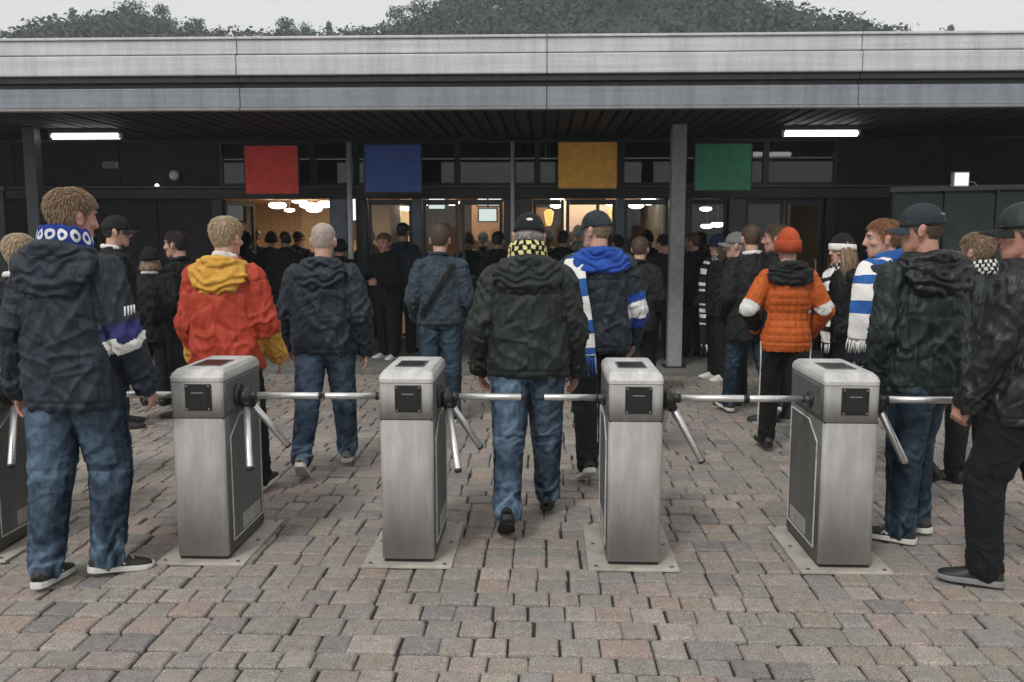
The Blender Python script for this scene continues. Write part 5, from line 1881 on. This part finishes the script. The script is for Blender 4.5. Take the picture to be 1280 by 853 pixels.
a = person((1.83, 6.72), -3, 1.68, 'woman in an orange quilted jacket and orange knitted hat with a dark hood', seed=31, skin_m=SK, detail=2,
           legs=((.22, .1, .02, .15, -.08), (-.2, .2, .02, .1, .4)), arms=((-.22, .52, 1.05, .85), (-.15, .46, .9, .7)), hands=(0, 0), head=(.05, .03, 0), wide=.94, jacket=M['orange_cloth'], hood=M['charcoal_cloth'], hood_size=1.05, hood_drop=.12, quilt=True, waist=.030,
           bands=(('L', .80, 1.0, M['white_cloth']), ('L', 1.0, 1.9, M['black_cloth']), ('R', .80, 1.0, M['white_cloth'])), bulk=.010, hem=-.13, pants=M['trouser_black'], fit=.92, hair=M['hair_brown'], hair_kw=dict(length=.02, count=600),
           beanie=dict(mat=M['orange_knit'], cuff_mat=M['orange_knit'], low=-.03), **SHD)
for sd in (-1, 1):                                         # white piping down the outside of the trousers
    hip, knee, ank, _f = a['J'][0 if sd < 0 else 1]
    o_ = Vector((sd, -.15, 0)).normalized()
    MB().tube([hip + o_ * .108 - Vector((0, 0, .02)), hip.lerp(knee, .5) + o_ * .090, knee + o_ * .080, knee.lerp(ank, .5) + o_ * .078, ank + o_ * .074], .006, 6).build('side_piping', M['white_cloth'], a['root'], True)

a = person((1.89, 8.15), 12, 1.74, 'grey haired man in a long dark coat with a white collar and jeans', seed=35, skin_m=SK, detail=1,
           legs=WALK_R, arms=POCKET, hands=(0, 0), head=(-.15, .02, 0), jacket=M['charcoal_cloth'], collar=M['white_cloth'], bulk=.018, wide=1.02, hem=-.24, pants=M['jeans_dark'], hair=M['hair_brown'], hair_kw=dict(length=.012, puff=.003), shoes=M['shoe_black'], sole=M['sole_white'])

a = person((2.06, 4.84), 44, 1.83, 'man in dark cap, dark green hooded jacket and jeans right of the last turnstile', seed=41, skin_m=SR, detail=2,
           legs=((.05, .05, .03, .22, 0), (.14, .20, .03, .15, .08)), arms=((.04, .14, .30, .10), (.02, .16, .30, .10)), twist=-.5, head=(.80, .03, 0), jacket=M['bottle_green_cloth'], hood=M['black_nylon'], hood_size=1.22, hood_drop=.18, bulk=.020, wide=1.06, hem=-.15,
           pants=M['jeans_dark'], fit=1.08, shoes=M['shoe_black'], sole=M['sole_white'], mark='tick', mark_m=M['white_cloth'], lace=M['shoe_grey'], hair=M['hair_brown'], hair_kw=dict(length=.016, low=-.055),
           cap=dict(mat=M['cap_slate'], brim_mat=M['cap_slate'], tilt=-.10, back_tag=(math.pi * 1.12, .034, .16, .009), logo_mat=M['cap_grey']))

a = person((2.275, 4.22), 60, 1.83, 'man in black shell jacket and dark cap, hand by the last turnstile bar', seed=44, skin_m=SR, detail=2,
           legs=((.30, .36, .03, .10, .0), (-.26, .30, .03, .15, .45)), arms=((.20, .10, .28, .06), (.0, .15, .3, .1)), curl=.75, twist=-.2, head=(.35, .05, 0), jacket=M['black_nylon'], hood=M['black_nylon'], hood_size=1.05, bulk=.022, wide=1.08, hem=-.16,
           pants=M['trouser_black'], fit=1.08, shoes=M['shoe_black'], sole=M['shoe_grey'], hair=M['hair_brown'], hair_kw=dict(length=.014),
           cap=dict(mat=M['bottle_green_cloth'], brim_mat=M['cap_black'], tilt=-.06, back_tag=(math.pi * 1.25, .034, .12, .007), logo_mat=M['white_cloth']))
w_, d_ = a['A'][0][2], a['A'][0][3]

a = person((2.27, 5.95), 55, 1.76, 'ginger haired man with a blue and white striped scarf over his shoulder', seed=47, skin_m=SK, detail=1,
           legs=WALK_L, arms=((-.05, .14, .4, .1), (-.05, .14, .5, .1)), hands=(1, 1), head=(.45, .02, 0), jacket=M['navy_cloth'], collar=M['royal_cloth'], bulk=.016, wide=1.03, hem=-.15, pants=M['trouser_black'], hair=M['hair_ginger'], hair_kw=dict(length=.028, count=2200), **SHD)
T_, X_, Y_ = a['T'], a['X'], a['Y']
ring_scarf(a['root'], T_, M['blue_knit'], R0=(.084, .086), tall=.040, thick=.022, h0=.575, seed=8)
ribbon('striped_scarf', [T_(.545, -.06, -.085), T_(.565, -.115, -.02), T_(.515, -.205, .04), T_(.41, -.285, .05), T_(.22, -.315, .055), T_(.05, -.310, .065)],
       [-Y_ + Vector((0, 0, .6)), Vector((0, 0, 1)), Vector((0, 0, .6)) - X_, -X_ + Y_ * .1, -X_, -X_], .165, .020,
       [(.06, 1), (.06, 0), (.06, 1), (.10, 0), (.06, 1), (.11, 0), (.075, 1), (.4, 0)], [M['white_knit'], M['blue_knit']], a['root'], (.085, 26, (0, 0, 0)), 5, .7)

# --- second row ----------------------------------------------------
person((-3.24, 5.35), 5, 1.66, 'fair haired person in black at the photo edge, half hidden by the man in navy', seed=51, skin_m=SK, detail=1, legs=WALK_R, arms=HANG, jacket=M['black_cloth'], collar=M['white_cloth'], hem=-.22, pants=M['trouser_black'], hair=M['hair_blond'], hair_kw=dict(length=.03), **SHD)
a = person((-3.70, 7.5), -55, 1.83, 'man in black with a black cap, looking aside by the dark wall', seed=53, skin_m=SK, detail=1, legs=STAND, arms=POCKET, hands=(0, 0), head=(-.15, 0, 0), jacket=M['black_cloth'], collar=M['white_cloth'], bulk=.015, hem=-.18, pants=M['trouser_black'], hair=M['hair_dark'], hair_kw=dict(length=.01), cap=dict(mat=M['cap_black'], brim_mat=M['cap_black'], tilt=-.1), **SHD)
a = person((-3.84, 8.5), 5, 1.52, 'short person in black seen from behind with a black knitted hat', seed=55, skin_m=SK, detail=1, legs=STAND, arms=POCKET, hands=(0, 0), jacket=M['black_cloth'], collar=M['white_cloth'], bulk=.015, hem=-.22, pants=M['trouser_black'], hair=M['hair_fair'], longhair=dict(drop=.07, spread=.6), beanie=dict(mat=M['black_knit'], cuff_mat=M['black_knit'], low=.02), **SHD)
person((-3.32, 8.0), 82, 1.70, 'dark haired man in black seen in profile beside the red jacket', seed=57, skin_m=SK, detail=1, legs=STAND, arms=POCKET, hands=(0, 0), jacket=M['black_cloth'], collar=M['black_cloth'], hem=-.16, pants=M['trouser_black'], hair=M['hair_dark'], hair_kw=dict(length=.028), **SHD)
a = person((-2.02, 11.3), 150, 1.60, 'person in black facing out beside the pale downpipe, white shoes', seed=59, skin_m=SR, detail=1, legs=STAND, arms=((.30, .16, 1.25, .45), (.30, .16, 1.25, .45)), head=(.25, .12, 0), jacket=M['black_cloth'], collar=M['charcoal_cloth'], bulk=.02, hem=-.18, pants=M['trouser_black'], shoes=M['shoe_white'], sole=M['sole_white'], hair=M['hair_fair'], hair_kw=dict(length=.03), z0=.07)
a = person((2.01, 10.25), 118, 1.66, 'young person in black with a long black and white scarf beside the grey pillar', seed=61, skin_m=SK, detail=1, legs=STAND, arms=POCKET, hands=(0, 0), head=(.1, .02, 0), jacket=M['black_cloth'], collar=M['black_cloth'], hem=-.16, pants=M['trouser_black'], shoes=M['shoe_white'], sole=M['sole_white'], hair=M['hair_brown'], longhair=dict(drop=.16, spread=.7), cap=dict(mat=M['navy_knit'], brim_mat=M['navy_knit'], tilt=-.05))
T_, X_, Y_ = a['T'], a['X'], a['Y']
ring_scarf(a['root'], T_, M['scarf_mono_blocks'], R0=(.086, .086), tall=.045, h0=.575, seed=3)
ribbon('long_scarf', [T_(.54, .07, .08), T_(.44, .085, .150), T_(.25, .09, .180), T_(.05, .085, .185), T_(-.25, .08, .175), T_(-.52, .07, .165)], [Y_ + Vector((0, 0, .7)), Y_, Y_, Y_, Y_, Y_], .11, .018,
       [(.05, 1), (.03, 0), (.06, 1), (.06, 0), (.09, 1), (.045, 0), (.03, 1), (.03, 0), (.14, 1), (.03, 0), (.03, 1), (.045, 0), (.03, 1), (.04, 0), (.05, 1), (.03, 0), (.2, 1)], [M['white_knit'], M['black_knit']], a['root'], (.10, 16, (0, 1)), 7)
person((1.91, 8.75), 70, 1.68, 'man in a grey flat cap turned aside next to the long dark coat', seed=63, skin_m=SK, detail=1, legs=STAND, arms=POCKET, hands=(0, 0), jacket=M['black_cloth'], collar=M['white_cloth'], hem=-.15, pants=M['trouser_black'], hair=M['hair_grey'], hair_kw=dict(length=.012), cap=dict(mat=M['cap_grey'], brim_mat=M['cap_grey'], tilt=.02), **SHD)
person((2.10, 8.0), 62, 1.76, 'brown haired man looking aside behind the orange knitted hat', seed=65, skin_m=SR, detail=1, legs=STAND, arms=POCKET, hands=(0, 0), head=(.1, 0, 0), jacket=M['black_cloth'], collar=M['charcoal_cloth'], hem=-.15, pants=M['trouser_black'], hair=M['hair_brown'], hair_kw=dict(length=.028), **SHD)
a = person((2.56, 7.65), 100, 1.66, 'fair haired woman in white cuffed hat and monochrome scarf behind the orange jacket', seed=67, skin_m=SK, detail=1, legs=STAND, arms=POCKET, hands=(0, 0), head=(.15, 0, 0), jacket=M['black_cloth'], collar=M['black_cloth'], hem=-.16, pants=M['trouser_black'], hair=M['hair_fair'], longhair=dict(drop=.20), beanie=dict(mat=M['black_knit'], cuff_mat=M['white_knit'], low=.0), **SHD)
T_, X_, Y_ = a['T'], a['X'], a['Y']
ring_scarf(a['root'], T_, M['scarf_mono_blocks'], R0=(.09, .09), tall=.055, h0=.58, seed=5)
ribbon('long_scarf', [T_(.53, .05, .09), T_(.42, .03, .155), T_(.22, -.03, .185), T_(.02, -.05, .19), T_(-.14, -.05, .19)], [Y_ + Vector((0, 0, .7)), Y_, Y_, Y_, Y_], .15, .018, [(.09, 0), (.05, 1)] * 8, [M['white_knit'], M['black_knit']], a['root'], (.08, 16, (0, 1)), 9)
a = person((2.92, 6.05), 20, 1.68, 'fair haired person with a black and white scarf between the two capped men', seed=69, skin_m=SK, detail=1, legs=STAND, arms=POCKET, hands=(0, 0), head=(.2, .02, 0), jacket=M['bottle_green_cloth'], collar=None, bulk=.015, hem=-.15, pants=M['trouser_black'], hair=M['hair_fair'], hair_kw=dict(length=.035), **SHD)
ring_scarf(a['root'], a['T'], M['scarf_mono_blocks'], R0=(.088, .088), tall=.055, h0=.58, seed=7)
person((.96, 9.0), -18, 1.62, 'brown haired person in a dark coat just behind the blue hood', seed=71, skin_m=SK, detail=1, legs=WALK_L, arms=POCKET, hands=(0, 0), jacket=M['charcoal_cloth'], collar=M['black_cloth'], hem=-.2, pants=M['trouser_black'], hair=M['hair_brown'], hair_kw=dict(length=.02), **SHD)
person((3.35, 8.6), 75, 1.66, 'person in black with a black hat behind the woman in the long scarf', seed=73, skin_m=SR, detail=1, legs=STAND, arms=POCKET, hands=(0, 0), jacket=M['black_cloth'], collar=M['black_cloth'], hem=-.2, pants=M['trouser_black'], hair=M['hair_dark'], beanie=dict(mat=M['black_knit'], cuff_mat=M['black_knit']), **SHD)

# --- the crowd going in at the doors -------------------------------------
CROWD = 'dark clad people crowding into the hall'
WHERE = ['by the left jamb of the open doors', 'inside the open doors, beyond the red jacket', 'just left of the bald man, at the open doors', 'second to the left of the bald man', 'deep in the hall left of the bald head', 'right of the bald man, inside the doors', 'in front of the blue post', 'behind the person with white shoes', 'at the first glazed door, tall and dark', 'deep in the hall left of the strap man', 'facing out, right of the strap man', 'deep in the hall right of the strap man', 'between the strap man and the green jacket', 'right of the gold scarf, near the doors', 'deep in the hall left of the blue hood', 'at the door left of the slate cap', 'deep in the hall behind the slate cap', 'just right of the blue hood', 'deep in the hall right of the blue hood', 'just left of the grey pillar', 'hidden behind the grey pillar', 'right of the grey pillar, by the striped scarf', 'behind the black cap of the man in green', 'behind the scarf woman, out on the paving', 'by the dark window behind the grey flat cap']
_rg = random.Random(23)
for k, (px, y, h, yaw) in enumerate(((297, 12.9, 1.60, 10), (318, 13.6, 1.66, 170), (337, 13.1, 1.60, 0), (356, 12.7, 1.62, 15), (371, 14.0, 1.62, -8), (404, 13.2, 1.58, 160), (424, 11.4, 1.50, 0), (462, 12.9, 1.64, 20), (503, 11.9, 1.74, -5), (524, 13.6, 1.60, 160),
                                     (586, 12.9, 1.58, 170), (604, 13.8, 1.60, 5), (622, 11.6, 1.62, -10), (662, 11.2, 1.66, 8), (684, 13.4, 1.62, 190), (703, 12.2, 1.62, -6), (722, 14.0, 1.70, 0), (772, 12.0, 1.56, 12), (806, 13.0, 1.62, -15), (826, 11.3, 1.58, 195), (846, 12.8, 1.60, 0),
                                     (866, 11.6, 1.60, 25), (640, 12.6, 1.58, -30), (1046, 9.6, 1.56, 30), (905, 11.4, 1.60, 5))):
    hat = _rg.random()
    hm = _rg.choice(('hair_dark', 'hair_dark', 'hair_brown'))
    jm = _rg.choice(('black_cloth', 'black_cloth', 'charcoal_cloth', 'navy_cloth'))
    ht = 'black cap' if hat < .2 else ('knitted hat' if hat < .4 else ('dark hair' if hm == 'hair_dark' else 'brown hair'))
    lb = f'dark clad person with {ht} {WHERE[k]}'
    person(((px - 680) * y / 1106, y), yaw, h, lb, CROWD, seed=100 + k, skin_m=_rg.choice((SK, SR, ST)), detail=0, legs=_rg.choice((STAND, WALK_L, WALK_R)), arms=POCKET, hands=(0, 0), head=(_rg.uniform(-.5, .5), .03, 0),
           jacket=M[jm], collar=M['black_cloth'] if _rg.random() < .6 else None, hood=M['black_cloth'] if _rg.random() < .3 else None, bulk=_rg.uniform(.005, .02), hem=_rg.choice((-.12, -.2)), pants=M['trouser_black'],
           hair=M[hm], hair_kw=dict(length=.022), cap=dict(mat=M['cap_black'], brim_mat=M['cap_black']) if hat < .2 else None, beanie=dict(mat=M['black_knit'], cuff_mat=M['black_knit']) if .2 <= hat < .4 else None, face=abs(yaw) > 50, z0=.07 if y > 10.45 else 0, **SHD)
